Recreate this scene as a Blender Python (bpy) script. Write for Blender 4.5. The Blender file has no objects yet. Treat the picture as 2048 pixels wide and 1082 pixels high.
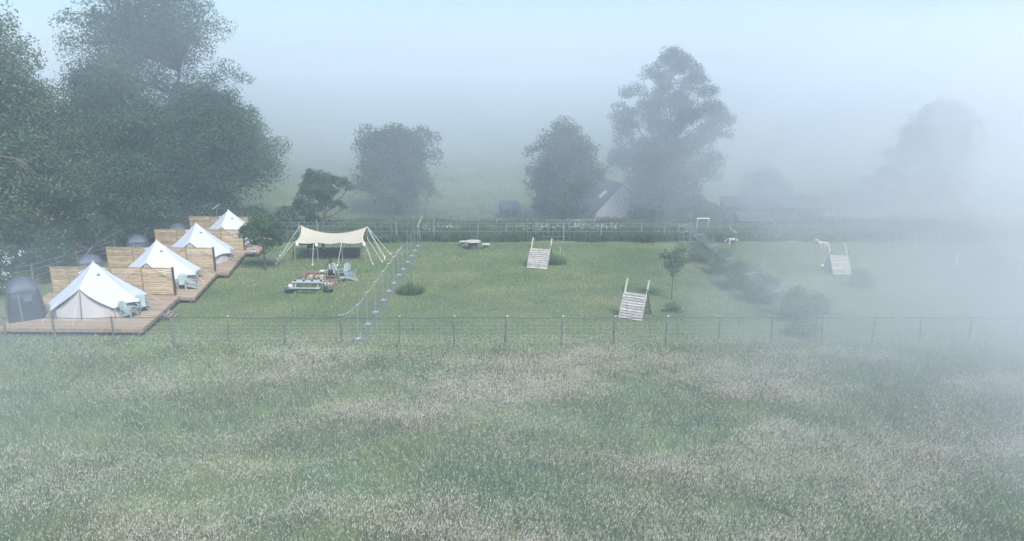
import bpy, math, random
import numpy as np
from mathutils import Vector, Matrix
SC = bpy.context.scene
R = math.radians
random.seed(7)
rng = np.random.default_rng(11)

# ------------------------------------------------------------ camera
F, H, PITCH = 1400.0, 13.2, R(13.7)
cd = bpy.data.cameras.new('camera'); cam = bpy.data.objects.new('camera', cd)
SC.collection.objects.link(cam)
cam.location = (0, 0, H); cam.rotation_euler = (R(90) - PITCH, 0, 0)
cd.sensor_width = 36; cd.lens = 36 * F / 2048; cd.clip_start = .1; cd.clip_end = 3000
SC.camera = cam
# ------------------------------------------------------------ sky, sun, exposure
SUN_EL, SUN_AZ = R(48), R(150)         # azimuth from +Y towards +X: high on the right, behind the camera, through the mist
w = bpy.data.worlds.new('World'); SC.world = w; w.use_nodes = True
nt = w.node_tree; nt.nodes.clear()
sky = nt.nodes.new('ShaderNodeTexSky'); sky.sky_type = 'NISHITA'; sky.sun_disc = False
sky.sun_elevation = SUN_EL; sky.sun_rotation = SUN_AZ; sky.air_density = 1.2; sky.dust_density = 1.0; sky.ozone_density = 4
bg = nt.nodes.new('ShaderNodeBackground'); bg.inputs[1].default_value = .064
wo = nt.nodes.new('ShaderNodeOutputWorld')
nt.links.new(sky.outputs[0], bg.inputs[0]); nt.links.new(bg.outputs[0], wo.inputs[0])
sl = bpy.data.lights.new('sun', 'SUN'); sl.energy = 2.35; sl.angle = R(20); sl.color = (1, .985, .96)
so = bpy.data.objects.new('sun', sl); SC.collection.objects.link(so)
sd = Vector((math.sin(SUN_AZ) * math.cos(SUN_EL), math.cos(SUN_AZ) * math.cos(SUN_EL), math.sin(SUN_EL)))
so.rotation_euler = sd.to_track_quat('Z', 'Y').to_euler(); so.location = (0, 0, 60)
SC.view_settings.view_transform = 'Standard'; SC.view_settings.look = 'None'
SC.view_settings.exposure = 1.4; SC.view_settings.gamma = 1
cy = SC.cycles
cy.volume_bounces = 6; cy.max_bounces = 8; cy.transparent_max_bounces = 16; cy.use_denoising = True

# ------------------------------------------------------------ helpers
def ray(px, py):
    u = (px - 1024) / F; v = -(py - 541) / F
    return u, math.cos(PITCH) + v * math.sin(PITCH), -math.sin(PITCH) + v * math.cos(PITCH)
def P(px, py, z=0.):                  # the point of the horizontal plane z seen at a pixel of the photograph
    a, b, c = ray(px, py); t = (z - H) / c
    return Vector((a * t, b * t, z))
def Q(px, py, y):                     # the point at distance y
    a, b, c = ray(px, py); t = y / b
    return Vector((a * t, y, H + c * t))

def nodes(m):
    m.use_nodes = True; n = m.node_tree; return n, n.nodes['Principled BSDF']
MATS = {}
def mat(name, col, rough=.8, var=.25, scale=6., bump=0., bscale=30., attr=False, col2=None, stretch=None, spec=.3, metal=0., trans=0.):
    if name in MATS: return MATS[name]
    m = bpy.data.materials.new(name); n, b = nodes(m); MATS[name] = m
    b.inputs['Roughness'].default_value = rough; b.inputs['Metallic'].default_value = metal
    b.inputs['Specular IOR Level'].default_value = spec
    tc = n.nodes.new('ShaderNodeTexCoord'); mp = n.nodes.new('ShaderNodeMapping')
    n.links.new(tc.outputs['Object'], mp.inputs[0])
    if stretch: mp.inputs['Scale'].default_value = stretch
    nz = n.nodes.new('ShaderNodeTexNoise'); nz.inputs['Scale'].default_value = scale; nz.inputs['Detail'].default_value = 5
    n.links.new(mp.outputs[0], nz.inputs[0])
    mx = n.nodes.new('ShaderNodeMix'); mx.data_type = 'RGBA'
    c = np.array(col); c2 = np.array(col2) if col2 else c * (1 - var)
    mx.inputs[6].default_value = (*(c * (1 + var * .5) if not col2 else c), 1); mx.inputs[7].default_value = (*c2, 1)
    rp = n.nodes.new('ShaderNodeValToRGB'); rp.color_ramp.elements[0].position = .35; rp.color_ramp.elements[1].position = .65
    n.links.new(nz.outputs[0], rp.inputs[0]); n.links.new(rp.outputs[0], mx.inputs[0])
    out = mx.outputs[2]
    if attr:
        at = n.nodes.new('ShaderNodeAttribute'); at.attribute_name = 'tint'
        mm = n.nodes.new('ShaderNodeMix'); mm.data_type = 'RGBA'; mm.blend_type = 'MULTIPLY'; mm.inputs[0].default_value = 1
        n.links.new(out, mm.inputs[6]); n.links.new(at.outputs['Color'], mm.inputs[7]); out = mm.outputs[2]
    n.links.new(out, b.inputs['Base Color'])
    if bump:
        n2 = n.nodes.new('ShaderNodeTexNoise'); n2.inputs['Scale'].default_value = bscale; n2.inputs['Detail'].default_value = 4
        n.links.new(mp.outputs[0], n2.inputs[0])
        bp = n.nodes.new('ShaderNodeBump'); bp.inputs['Strength'].default_value = bump; bp.inputs['Distance'].default_value = .05
        n.links.new(n2.outputs[0], bp.inputs['Height']); n.links.new(bp.outputs[0], b.inputs['Normal'])
    if trans:
        tr = n.nodes.new('ShaderNodeBsdfTranslucent'); n.links.new(out, tr.inputs[0])
        ms = n.nodes.new('ShaderNodeMixShader'); ms.inputs[0].default_value = trans
        n.links.new(b.outputs[0], ms.inputs[1]); n.links.new(tr.outputs[0], ms.inputs[2])
        n.links.new(ms.outputs[0], n.nodes['Material Output'].inputs[0])
    return m
def netmat(name, col, alpha):
    if name in MATS: return MATS[name]
    m = bpy.data.materials.new(name); n, b = nodes(m); MATS[name] = m
    b.inputs['Base Color'].default_value = (*col, 1); b.inputs['Roughness'].default_value = .8
    tr = n.nodes.new('ShaderNodeBsdfTransparent'); ms = n.nodes.new('ShaderNodeMixShader')
    nz = n.nodes.new('ShaderNodeTexNoise'); nz.inputs['Scale'].default_value = 1.5
    tc = n.nodes.new('ShaderNodeTexCoord'); n.links.new(tc.outputs['Object'], nz.inputs[0])
    mr = n.nodes.new('ShaderNodeMapRange'); mr.inputs[1].default_value = .3; mr.inputs[2].default_value = .7
    mr.inputs[3].default_value = alpha * .6; mr.inputs[4].default_value = alpha * 1.4
    n.links.new(nz.outputs[0], mr.inputs[0]); n.links.new(mr.outputs[0], ms.inputs[0])
    n.links.new(tr.outputs[0], ms.inputs[1]); n.links.new(b.outputs[0], ms.inputs[2])
    n.links.new(ms.outputs[0], n.nodes['Material Output'].inputs[0])
    return m

COL = SC.collection
class MB:
    """collects shapes for ONE mesh object"""
    def __init__(s): s.v = []; s.f = []; s.t = []; s.tint = (1, 1, 1)
    def add(s, vs, fs):
        o = len(s.v); s.v += [tuple(v) for v in vs]; s.f += [tuple(i + o for i in f) for f in fs]; s.t += [s.tint] * len(fs)
    def box(s, c, d, rz=0., M=None):
        hx, hy, hz = d[0] / 2, d[1] / 2, d[2] / 2
        vs = [Vector((x, y, z)) for x in (-hx, hx) for y in (-hy, hy) for z in (-hz, hz)]
        m = M if M is not None else Matrix.Rotation(rz, 3, 'Z')
        c = Vector(c); s.add([m @ v + c for v in vs], [(0, 1, 3, 2), (4, 6, 7, 5), (0, 4, 5, 1), (2, 3, 7, 6), (0, 2, 6, 4), (1, 5, 7, 3)])
    def bar(s, a, b, w, h=None):        # rectangular bar between two points, w sideways, h in the other direction
        a = Vector(a); b = Vector(b); h = h or w; d = b - a; L = d.length; z = d.normalized()
        up = Vector((0, 0, 1)) if abs(z.z) < .95 else Vector((0, 1, 0))
        x = z.cross(up).normalized(); y = x.cross(z).normalized()
        m = Matrix((x, y, z)).transposed(); s.box((a + b) / 2, (w, h, L), M=m)
    def tube(s, pts, rad, n=6, cap=True):
        pts = [Vector(p) for p in pts]
        if not hasattr(rad, '__len__'): rad = [rad] * len(pts)
        vs = []; fs = []
        for i, p in enumerate(pts):
            d = (pts[min(i + 1, len(pts) - 1)] - pts[max(i - 1, 0)]).normalized()
            up = Vector((0, 0, 1)) if abs(d.z) < .9 else Vector((1, 0, 0))
            x = d.cross(up).normalized(); y = d.cross(x).normalized()
            for k in range(n):
                a = 2 * math.pi * k / n; vs.append(p + (x * math.cos(a) + y * math.sin(a)) * rad[i])
        for i in range(len(pts) - 1):
            for k in range(n):
                k2 = (k + 1) % n; fs.append((i * n + k, i * n + k2, (i + 1) * n + k2, (i + 1) * n + k))
        if cap: fs.append(tuple(range(n))[::-1]); fs.append(tuple((len(pts) - 1) * n + k for k in range(n)))
        s.add(vs, fs)
    def lathe(s, prof, c=(0, 0, 0), n=16):
        c = Vector(c); vs = []; fs = []
        for r, z in prof:
            for k in range(n):
                a = 2 * math.pi * k / n; vs.append(c + Vector((r * math.cos(a), r * math.sin(a), z)))
        for i in range(len(prof) - 1):
            for k in range(n):
                k2 = (k + 1) % n; fs.append((i * n + k, i * n + k2, (i + 1) * n + k2, (i + 1) * n + k))
        fs.append(tuple(range(n))[::-1]); fs.append(tuple((len(prof) - 1) * n + k for k in range(n)))
        s.add(vs, fs)
    def build(s, name, m, parent=None, smooth=False, tint=False):
        me = bpy.data.meshes.new(name); me.from_pydata(s.v, [], s.f); me.materials.append(m)
        if smooth: me.polygons.foreach_set('use_smooth', [True] * len(s.f))
        if tint:
            a = me.attributes.new('tint', 'FLOAT_COLOR', 'FACE')
            a.data.foreach_set('color', np.c_[np.array(s.t), np.ones(len(s.t))].ravel().astype(np.float32))
        me.update(); o = bpy.data.objects.new(name, me); COL.objects.link(o); o.parent = parent
        return o
def tag(o, label=None, cat=None, group=None, kind=None):
    if label: o['label'] = label
    if cat: o['category'] = cat
    if group: o['group'] = group
    if kind: o['kind'] = kind
    return o
def empty(name, loc, rz=0., label=None, cat=None, group=None):
    o = bpy.data.objects.new(name, None); COL.objects.link(o); o.location = loc; o.rotation_euler = (0, 0, rz)
    o.empty_display_size = .2
    return tag(o, label, cat, group)
def copy_tree(o, loc, rz, label, scale=None):
    def rec(s, par):
        c = s.copy(); COL.objects.link(c)
        if par: c.parent = par
        for ch in s.children[:]: rec(ch, c)
        return c
    r = rec(o, None); r.location = loc; r.rotation_euler = (0, 0, rz); r['label'] = label
    if scale: r.scale = scale
    return r
def npmesh(name, V, Fc, m, parent=None, tint=None):     # V (n,3), Fc (k,4) or (k,3)
    me = bpy.data.meshes.new(name); k = Fc.shape[1]
    me.vertices.add(len(V)); me.vertices.foreach_set('co', V.astype(np.float32).ravel())
    me.loops.add(Fc.size); me.loops.foreach_set('vertex_index', Fc.astype(np.int32).ravel())
    me.polygons.add(len(Fc)); me.polygons.foreach_set('loop_start', np.arange(len(Fc), dtype=np.int32) * k)
    if tint is not None:
        a = me.attributes.new('tint', 'FLOAT_COLOR', 'FACE')
        a.data.foreach_set('color', np.c_[tint, np.ones(len(tint))].ravel().astype(np.float32))
    me.materials.append(m); me.update(calc_edges=True); me.validate()
    o = bpy.data.objects.new(name, me); COL.objects.link(o); o.parent = parent
    return o
_perm = np.random.default_rng(3).random((256, 256))
def vnoise(x, y):
    xi = np.floor(x).astype(int); yi = np.floor(y).astype(int); fx = x - xi; fy = y - yi
    fx = fx * fx * (3 - 2 * fx); fy = fy * fy * (3 - 2 * fy)
    g = lambda a, b: _perm[a % 256, b % 256]
    return (g(xi, yi) * (1 - fx) + g(xi + 1, yi) * fx) * (1 - fy) + (g(xi, yi + 1) * (1 - fx) + g(xi + 1, yi + 1) * fx) * fy
def fbm(x, y, o=4):
    s = 0; a = .5
    for i in range(o): s = s + a * vnoise(x * 2 ** i + 17.3 * i, y * 2 ** i + 5.1 * i); a /= 2
    return s / (1 - .5 ** o)

# ------------------------------------------------------------ ground
def gz(x, y):                          # the field beyond the garden climbs gently
    x = np.asarray(x, float); y = np.asarray(y, float)
    t = np.clip(y - 84, 0, None); z = 21 * (1 - np.exp(-(t / 70) ** 1.35))
    return z + .5 * (fbm(x / 14, y / 14) - .5) * np.clip((y - 72) / 20, 0, 1)
def build_ground():
    xs = np.r_[np.linspace(-420, -80, 24), np.linspace(-76, 90, 110), np.linspace(95, 420, 24)]
    ys = np.r_[np.linspace(-60, 0, 8), np.linspace(4, 120, 90), np.linspace(125, 480, 60)]
    X, Y = np.meshgrid(xs, ys); Z = gz(X, Y) + (fbm(X / 3, Y / 3) - .5) * .06 * (Y < 70)
    V = np.c_[X.ravel(), Y.ravel(), Z.ravel()]; nx = len(xs)
    i, j = np.meshgrid(np.arange(nx - 1), np.arange(len(ys) - 1)); a = (j * nx + i).ravel()
    Fc = np.c_[a, a + 1, a + nx + 1, a + nx]
    m = bpy.data.materials.new('grass_ground'); n, b = nodes(m); b.inputs['Roughness'].default_value = .95
    b.inputs['Specular IOR Level'].default_value = .1
    tc = n.nodes.new('ShaderNodeTexCoord')
    def noise(sc, det=6, st=(1, 1, 1)):
        mp = n.nodes.new('ShaderNodeMapping'); mp.inputs['Scale'].default_value = st; n.links.new(tc.outputs['Object'], mp.inputs[0])
        z = n.nodes.new('ShaderNodeTexNoise'); z.inputs['Scale'].default_value = sc; z.inputs['Detail'].default_value = det
        n.links.new(mp.outputs[0], z.inputs[0]); return z.outputs[0]
    def ramp(src, p0, p1):
        r = n.nodes.new('ShaderNodeMapRange'); r.inputs[1].default_value = p0; r.inputs[2].default_value = p1
        n.links.new(src, r.inputs[0]); return r.outputs[0]
    def mix(fac, c1, c2):
        x = n.nodes.new('ShaderNodeMix'); x.data_type = 'RGBA'; n.links.new(fac, x.inputs[0])
        for k, c in ((6, c1), (7, c2)):
            if isinstance(c, tuple): x.inputs[k].default_value = (*c, 1)
            else: n.links.new(c, x.inputs[k])
        return x.outputs[2]
    c = mix(ramp(noise(.16, 5, (1, 1.6, 1)), .38, .62), (.12, .165, .08), (.22, .235, .125))
    c = mix(ramp(noise(.5, 4, (1, 2, 1)), .56, .72), c, (.20, .18, .10))
    c = mix(ramp(noise(7, 3), .3, .75), c, (.065, .10, .042))
    n.links.new(c, b.inputs['Base Color'])
    bp = n.nodes.new('ShaderNodeBump'); bp.inputs['Strength'].default_value = .7; bp.inputs['Distance'].default_value = .05
    n.links.new(noise(14, 4), bp.inputs['Height']); n.links.new(bp.outputs[0], b.inputs['Normal'])
    o = npmesh('ground', V, Fc, m); o.data.polygons.foreach_set('use_smooth', [True] * len(Fc))
    tag(o, kind='structure')
build_ground()

# ------------------------------------------------------------ grasses (numpy blades)
def blades(name, x, y, z0, h, wd, lean, m, tint, label, cat):
    n = len(x); a = rng.random(n) * 6.283; c, s = np.cos(a), np.sin(a)
    la = fbm(x / 2.5 + 50, y / 2.5) * 9 + rng.normal(0, 1.3, n) + lean[1]; flat = 1 + 1.6 * np.exp(-((x + 10) ** 2 / 14 + (y - 21.5) ** 2 / 5)) + 1.2 * np.exp(-((x - 1) ** 2 / 10 + (y - 27) ** 2 / 1.5)); la = np.where(flat > 1.5, 2.6 + .5 * rng.normal(size=n), la); lx = flat * np.cos(la) * lean[0] * h * rng.random(n); ly = flat * np.sin(la) * lean[0] * h * rng.random(n); h = h / flat ** .5
    b0 = np.c_[x - c * wd / 2, y - s * wd / 2, z0]; b1 = np.c_[x + c * wd / 2, y + s * wd / 2, z0]
    m0 = np.c_[x - c * wd * .4 + lx * .35, y - s * wd * .4 + ly * .35, z0 + h * .6]; m1 = np.c_[x + c * wd * .4 + lx * .35, y + s * wd * .4 + ly * .35, z0 + h * .6]
    t0 = np.c_[x + lx - c * wd * .08, y + ly - s * wd * .08, z0 + h]; t1 = np.c_[x + lx + c * wd * .08, y + ly + s * wd * .08, z0 + h]
    V = np.stack([b0, b1, m0, m1, t0, t1], 1).reshape(-1, 3); i = np.arange(n)[:, None] * 6
    Fc = np.concatenate([i + [0, 1, 3, 2], i + [2, 3, 5, 4]], 1).reshape(-1, 4)
    o = npmesh(name, V, Fc, m, tint=np.repeat(tint, 2, 0)); return tag(o, label, cat, kind='stuff'), (x + lx, y + ly, z0 + h)
def tintv(n, lo, hi, base=(1, 1, 1)):
    return rng.uniform(lo, hi, (n, 1)) * np.array(base)
def wedge(n, y0, y1, k=.78, pad=2.5, right=None):
    y = np.sqrt(rng.random(n) * ((y1 + 3) ** 2 - (y0 + 3) ** 2) + (y0 + 3) ** 2) - 3
    x = (rng.random(n) * 2 - 1) * (y * k + pad); return x, y
g_mat = mat('meadow_blade', (.215, .25, .14), .75, .3, .3, attr=True, col2=(.16, .21, .125), trans=.3, spec=.2)
def meadow():
    n = 400000; x, y = wedge(n, 15.5, 36.4)
    fence = np.clip((y - 34.3) / 2.0, 0, 1); keep = rng.random(n) > fence * .35; x, y = x[keep], y[keep]; n = len(x)
    p = fbm(x / 3.2, y / 2.4); q = fbm(x / .7 + 40, y / .7)
    seed = seedmask(x, y)
    h = (.34 + .42 * p) * (.7 + .5 * rng.random(n)) * (1 - .35 * np.clip((y - 34) / 2.4, 0, 1))
    green = np.array([[.85, 1.15, .85]]) * (1 - p[:, None]) * 1.1 + np.array([[1.35, 1.25, .75]]) * p[:, None]
    t = green * (.62 + .75 * q[:, None]) * rng.uniform(.6, 1.45, (n, 1))
    t = t * (1 - .25 * seed[:, None]) + np.array([[1.9, 1.2, 1.6]]) * .25 * seed[:, None]
    o, _ = blades('meadow_grass', x, y, np.zeros(n), h, .013 + .012 * rng.random(n), (.9, 0), g_mat, t,
                  'tall green uncut meadow grass in front of the wire fence', 'grass')
    # flowering grass heads
    n = 520000; x, y = wedge(n, 15.5, 35.9); keep = rng.random(n) < .12 + .88 * seedmask(x, y) ** 1.2; x, y = x[keep], y[keep]; n = len(x)
    hh = .62 + .3 * rng.random(n); L = .05 + .07 * rng.random(n); wd = .011 + .012 * rng.random(n)
    a = rng.random(n) * 3.14159; c, s = np.cos(a), np.sin(a); lx = rng.normal(.04, .07, n); ly = rng.normal(0, .05, n)
    cx, cyy = x + lx, y + ly
    V = []; 
    for (cc, ss) in ((c, s), (-s, c)):
        V += [np.c_[cx, cyy, hh], np.c_[cx + cc * wd / 2 + lx * .3, cyy + ss * wd / 2, hh + L * .45], np.c_[cx + lx * .6, cyy + ly * .6, hh + L], np.c_[cx - cc * wd / 2 + lx * .3, cyy - ss * wd / 2, hh + L * .45]]
    V = np.stack(V, 1).reshape(-1, 3); i = np.arange(n)[:, None] * 8
    Fc = np.concatenate([i + [0, 1, 2, 3], i + [4, 5, 6, 7]], 1).reshape(-1, 4)
    pk = fbm(x / 2.0 + 9, y / 1.6 + 3)[:, None]
    t = (np.array([[1.06, .98, .98]]) * pk * 1.2 + np.array([[.96, 1.08, .88]]) * (1.1 - pk)) * rng.uniform(.7, 1.15, (n, 1))
    m = mat('seed_head', (.60, .555, .50), .9, .15, 2., attr=True, trans=.3, spec=.1)
    tag(npmesh('flowering_grass', V, Fc, m, tint=np.repeat(t, 2, 0)), 'pinkish beige flowering grass heads in drifts across the meadow', 'grass', kind='stuff')
def seedmask(x, y):
    f = fbm(x / 5.5 + 3, y / 2.3 + 8.4, 4)
    band = .13 * np.exp(-((y - 30.5) / 2.6) ** 2) * np.clip((x + 9) / 6, 0, 1) + .07 * np.exp(-((y - 22.5) / 2) ** 2) - .10 * np.exp(-((y - 26.3) / 1.3) ** 2) - .2 * np.clip((y - 33.5) / 1.5, 0, 1) - .08 * np.clip((-x - 8) / 6, 0, 1)
    return np.clip((f + band - .41) / .3, 0, 1) * (.45 + .55 * np.clip((fbm(x / .8, y / .6, 3) - .35) / .25, 0, 1))
meadow()
def lawn():
    n = 260000; x, y = wedge(n, 36.2, 65, .72, 2)
    d = (x < -21.3 + (38 - y) * .06) & (y > 38); x, y = x[~d], y[~d]; n = len(x)
    p = np.clip((fbm(x / 6, y / 3.2) - .5) * 2.2 + .45, 0, 1)
    t = (np.array([[.75, 1.0, .7]]) * (1 - p[:, None]) + np.array([[1.45, 1.3, 1.05]]) * p[:, None]) * rng.uniform(.6, 1.5, (n, 1)) * 1.05
    edge = np.clip(1 - (y - 36.2) / 1.2, 0, 1)
    blades('mown_grass', x, y, np.zeros(n), .05 + .07 * rng.random(n) + .18 * edge * rng.random(n), .02 + .02 * rng.random(n), (.8, 0),
           g_mat, t, 'short mown lawn grass inside the wire fence', 'grass')
    n = 150000; y = 65.6 + rng.random(n) ** 1.2 * 9; x = (rng.random(n) * 2 - 1) * (y * .8); y = y + (fbm(x / 2.5, x * 0 + 3.3) - .5) * 2.6; p = fbm(x / 4, y / 3)
    t = tintv(n, .4, 1.0, (.8, 1.0, .8))
    blades('rough_grass', x, y, gz(x, y), (.35 + 1.0 * p) * (.6 + .7 * rng.random(n)), .04 + .04 * rng.random(n), (.8, 0), g_mat, t,
           'dark rough weeds and nettles beyond the back fence', 'weeds')
    n = 60000; y = 76 + rng.random(n) * 60; x = (rng.random(n) * 2 - 1) * (y * .8); t = tintv(n, .6, 1.3, (1.1, 1.15, .8))
    blades('pasture_grass', x, y, gz(x, y), .15 + .2 * rng.random(n), .06 + .05 * rng.random(n), (.9, 0), g_mat, t,
           'pale green grazing pasture climbing into the mist', 'grass')
lawn()

# ------------------------------------------------------------ trees
bark = mat('bark', (.09, .075, .055), .95, .4, 4, .6, 12)
def leafmat(name, c, c2): return mat(name, c, .6, .3, .35, attr=True, col2=c2, trans=.28, spec=.35)
LM = {'wood': leafmat('woodland_leaf', (.045, .10, .046), (.028, .07, .036)), 'warm': leafmat('warm_leaf', (.095, .13, .06), (.05, .095, .045)),
      'far': leafmat('field_tree_leaf', (.07, .11, .055), (.05, .085, .045)), 'shrub': leafmat('shrub_leaf', (.15, .21, .10), (.10, .16, .075)),
      'bright': leafmat('young_tree_leaf', (.06, .11, .03), (.045, .085, .03))}
def unit(n, g):
    v = g.normal(size=(n, 3)); return v / np.linalg.norm(v, axis=1)[:, None]
def leaf_cloud(name, lobes, n, size, m, parent, seed, clump=(.28, .5), per=26, air=0.):
    g = np.random.default_rng(seed); C = []; RR = []; 
    area = np.array([(r[0] * r[1] + r[1] * r[2] + r[0] * r[2]) for c, r in lobes]); 
    for (c, r), a in zip(lobes, area):
        k = max(5, int(per * (a / area.mean()) ** .8)); u = unit(k, g); u[:, 2] = np.where(u[:, 2] < -.5, -u[:, 2] * .5, u[:, 2])
        f = g.uniform(.5, .86, (k, 1)); rm = np.mean(r)
        C.append(np.array(c) + u * f * np.array(r)); RR.append(rm * g.uniform(*clump, k))
    C = np.concatenate(C); RR = np.concatenate(RR)
    if air: 
        kp = g.random(len(C)) > air; C, RR = C[kp], RR[kp]
    w_ = RR ** 2; w_ /= w_.sum(); ids = g.choice(len(C), n, p=w_)
    u = unit(n, g); rad = RR[ids][:, None] * (g.random((n, 1)) ** .24) * g.uniform(.9, 1.05, (n, 1))
    pos = C[ids] + u * rad * np.array([1.12, 1.12, .78]); pos[:, 2] -= .12 * RR[ids] * g.random(n)
    nn = u * .7 + unit(n, g) * .75 + np.array([0, 0, .45]); nn /= np.linalg.norm(nn, axis=1)[:, None]
    t1 = np.cross(nn, unit(n, g)); t1 /= np.linalg.norm(t1, axis=1)[:, None]; t2 = np.cross(nn, t1)
    s = size * g.uniform(.55, 1.35, (n, 1)); a = t1 * s * .5; b = t2 * s * .33
    V = np.stack([pos - a, pos - b * 1.0 + a * .1, pos + a - nn * s * .12, pos + b], 1).reshape(-1, 3)
    Fc = np.arange(n * 4).reshape(-1, 4)
    ct = g.uniform(.65, 1.4, (len(C), 1)) * (1 + g.normal(0, .07, (len(C), 3)))
    t = ct[ids] * g.uniform(.7, 1.35, (n, 1))
    return npmesh(name, V, Fc, m, parent, t), C
def trunk_mesh(h, r, tips, parent, seed, forks=1, lean=(0, 0), fork_z=.3):
    g = random.Random(seed); mb = MB()
    top = Vector((lean[0], lean[1], h))
    stems = []
    for k in range(forks):
        a = 6.283 * k / max(forks, 1) + .5; off = Vector((math.cos(a), math.sin(a), 0)) * (h * .11 if forks > 1 else 0)
        pts = []; N = 9
        for i in range(N):
            f = i / (N - 1); pts.append(Vector((0, 0, -.1)) + top * f + off * (max(0, f - .12) * 1.8) + Vector((g.uniform(-1, 1), g.uniform(-1, 1), 0)) * r * .7 * f)
        mb.tube(pts, [r * (1.35 if i == 0 else 1) * (1 - .86 * i / (N - 1)) / (forks ** .4) for i in range(N)], 8); stems.append(pts)
    for c in tips:
        c = Vector(c); st = stems[g.randrange(len(stems))]
        zz = max(fork_z * h, min(c.z - .3 * (c.xy.length) - .4, h * .85)); i = min(8, max(1, int(zz / h * 8)))
        a = st[i]; mid = (a + c) / 2 + Vector((g.uniform(-.3, .3), g.uniform(-.3, .3), -.1)) * (c - a).length * .3
        L = (c - a).length; rr = min(r * .45, .02 * L + r * .12)
        mb.tube([a, (a * 2 + mid) / 3, mid, (mid + c) / 2 + Vector((0, 0, .05 * L)), c], [rr, rr * .8, rr * .6, rr * .4, rr * .15], 5, False)
    return mb.build('trunk', bark, parent, True)
def make_tree(name, loc, h, lobes, n, size, m, r, seed, label, cat='tree', group=None, tips=26, air=0., clump=(.28, .5), forks=1, lean=(0, 0), rz=0., per=26, trunk_h=.82):
    e = empty(name, loc, rz, label, cat, group)
    o, C = leaf_cloud('crown', lobes, n, size, m, e, seed, clump, per, air)
    g = np.random.default_rng(seed + 1); ids = g.choice(len(C), min(tips, len(C)), replace=False)
    trunk_mesh(h * trunk_h, r, [tuple(C[i]) for i in ids], e, seed, forks, lean)
    return e
def lobes_round(h, R_, z0, k, seed, flat=1., top=.55):
    g = random.Random(seed); L = [((0, 0, (h + z0) / 2), (R_ * .62, R_ * .62, (h - z0) * .46))]
    for i in range(k):
        a = 2.4 * i + g.random(); f = (i + .5) / k; rr = R_ * g.uniform(.27, .44)
        prof = math.sin(math.pi * f ** (.65 + .45 * top)) ** .45
        z = z0 + rr * .5 + (h - z0 - rr * 1.35) * f; d = max(0, R_ * prof * g.uniform(.88, 1.08) - rr * .85)
        L.append(((d * math.cos(a), d * math.sin(a), z), (rr, rr, rr * g.uniform(.75, 1))))
    L.append(((0, 0, h - R_ * .3), (R_ * .36, R_ * .36, R_ * .3))); return L
WG = 'broadleaved trees of the left woodland'
make_tree('broadleaf_tree', (-31.6, 74.5, 0), 15.8, lobes_round(15.6, 8.3, .6, 26, 1), 85000, .20, LM['wood'], .4, 1,
          'big rounded dark green tree behind the farthest privacy screen', 'tree', WG)
make_tree('tall_airy_tree', (-40.5, 82, 0), 27, lobes_round(30, 9.8, 4, 30, 4, top=.7), 80000, .23, LM['wood'], .5, 2,
          'tallest woodland tree with an open airy top reaching out of the picture', 'tree', WG, air=.2, clump=(.24, .42), tips=50, forks=2)
make_tree('broadleaf_tree', (-38.5, 68.5, 0), 17.5, lobes_round(17.5, 7.2, .5, 24, 7), 65000, .20, LM['wood'], .4, 3,
          'pale green leafy tree between the tall airy tree and the camp decks', 'tree', WG)
make_tree('broadleaf_tree', (-42.5, 60.5, 0), 17.5, lobes_round(17.2, 7.0, .5, 24, 12), 62000, .19, LM['warm'], .4, 5,
          'brownish green tree in the woodland, sloping down to the gap of sky', 'tree', WG)
make_tree('broadleaf_tree', (-45.5, 59, 0), 24.5, lobes_round(24.5, 7.6, .5, 30, 9, top=.65), 60000, .22, LM['warm'], .45, 6,
          'tall pale tree at the left edge of the picture', 'tree', WG, air=.1)
make_tree('broadleaf_tree', (-37.2, 54.5, 0), 11.5, lobes_round(11.2, 5.0, .3, 18, 15), 34000, .2, LM['warm'], .3, 8,
          'lower woodland tree with pale brown leaf tips, left of the second privacy screen', 'tree', WG)
make_tree('broadleaf_tree', (-43.5, 50.5, 0), 12.5, lobes_round(12.2, 5.6, .3, 18, 21), 34000, .2, LM['wood'], .3, 9,
          'dark leafy tree closest to the left edge, above the nearest shower tent', 'tree', WG)
make_tree('broadleaf_tree', (-33.9, 62.2, 0), 9.5, lobes_round(9.3, 4.2, .2, 14, 25), 24000, .2, LM['wood'], .25, 10,
          'small dark woodland tree behind the third shower tent', 'tree', WG)
BG = 'understorey bushes along the woodland edge'
for i, (x, y, h, rr, lab) in enumerate([(-36.5, 46.8, 4.2, 2.9, 'dark woodland bush behind the nearest shower tent'), (-34.8, 51.5, 3.6, 2.4, 'dark bush left of the second dark shower tent'),
        (-33.8, 57.5, 3.6, 2.2, 'dark bush under the dead branches'), (-40, 46.5, 5.4, 3.2, 'dark bush at the left edge with white blossom in front'),
        (-30.2, 69.5, 3.4, 2.8, 'low dark bush behind the farthest privacy screen'), (-26.4, 70.5, 3.0, 2.4, 'low dark bush at the right end of the farthest privacy screen')]):
    make_tree('woodland_bush', (x, y, 0), h, lobes_round(h, rr, -.3, 10, 30 + i), 9000, .19, LM['wood'], .08, 40 + i, lab, 'bush', BG, tips=8)
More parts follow.
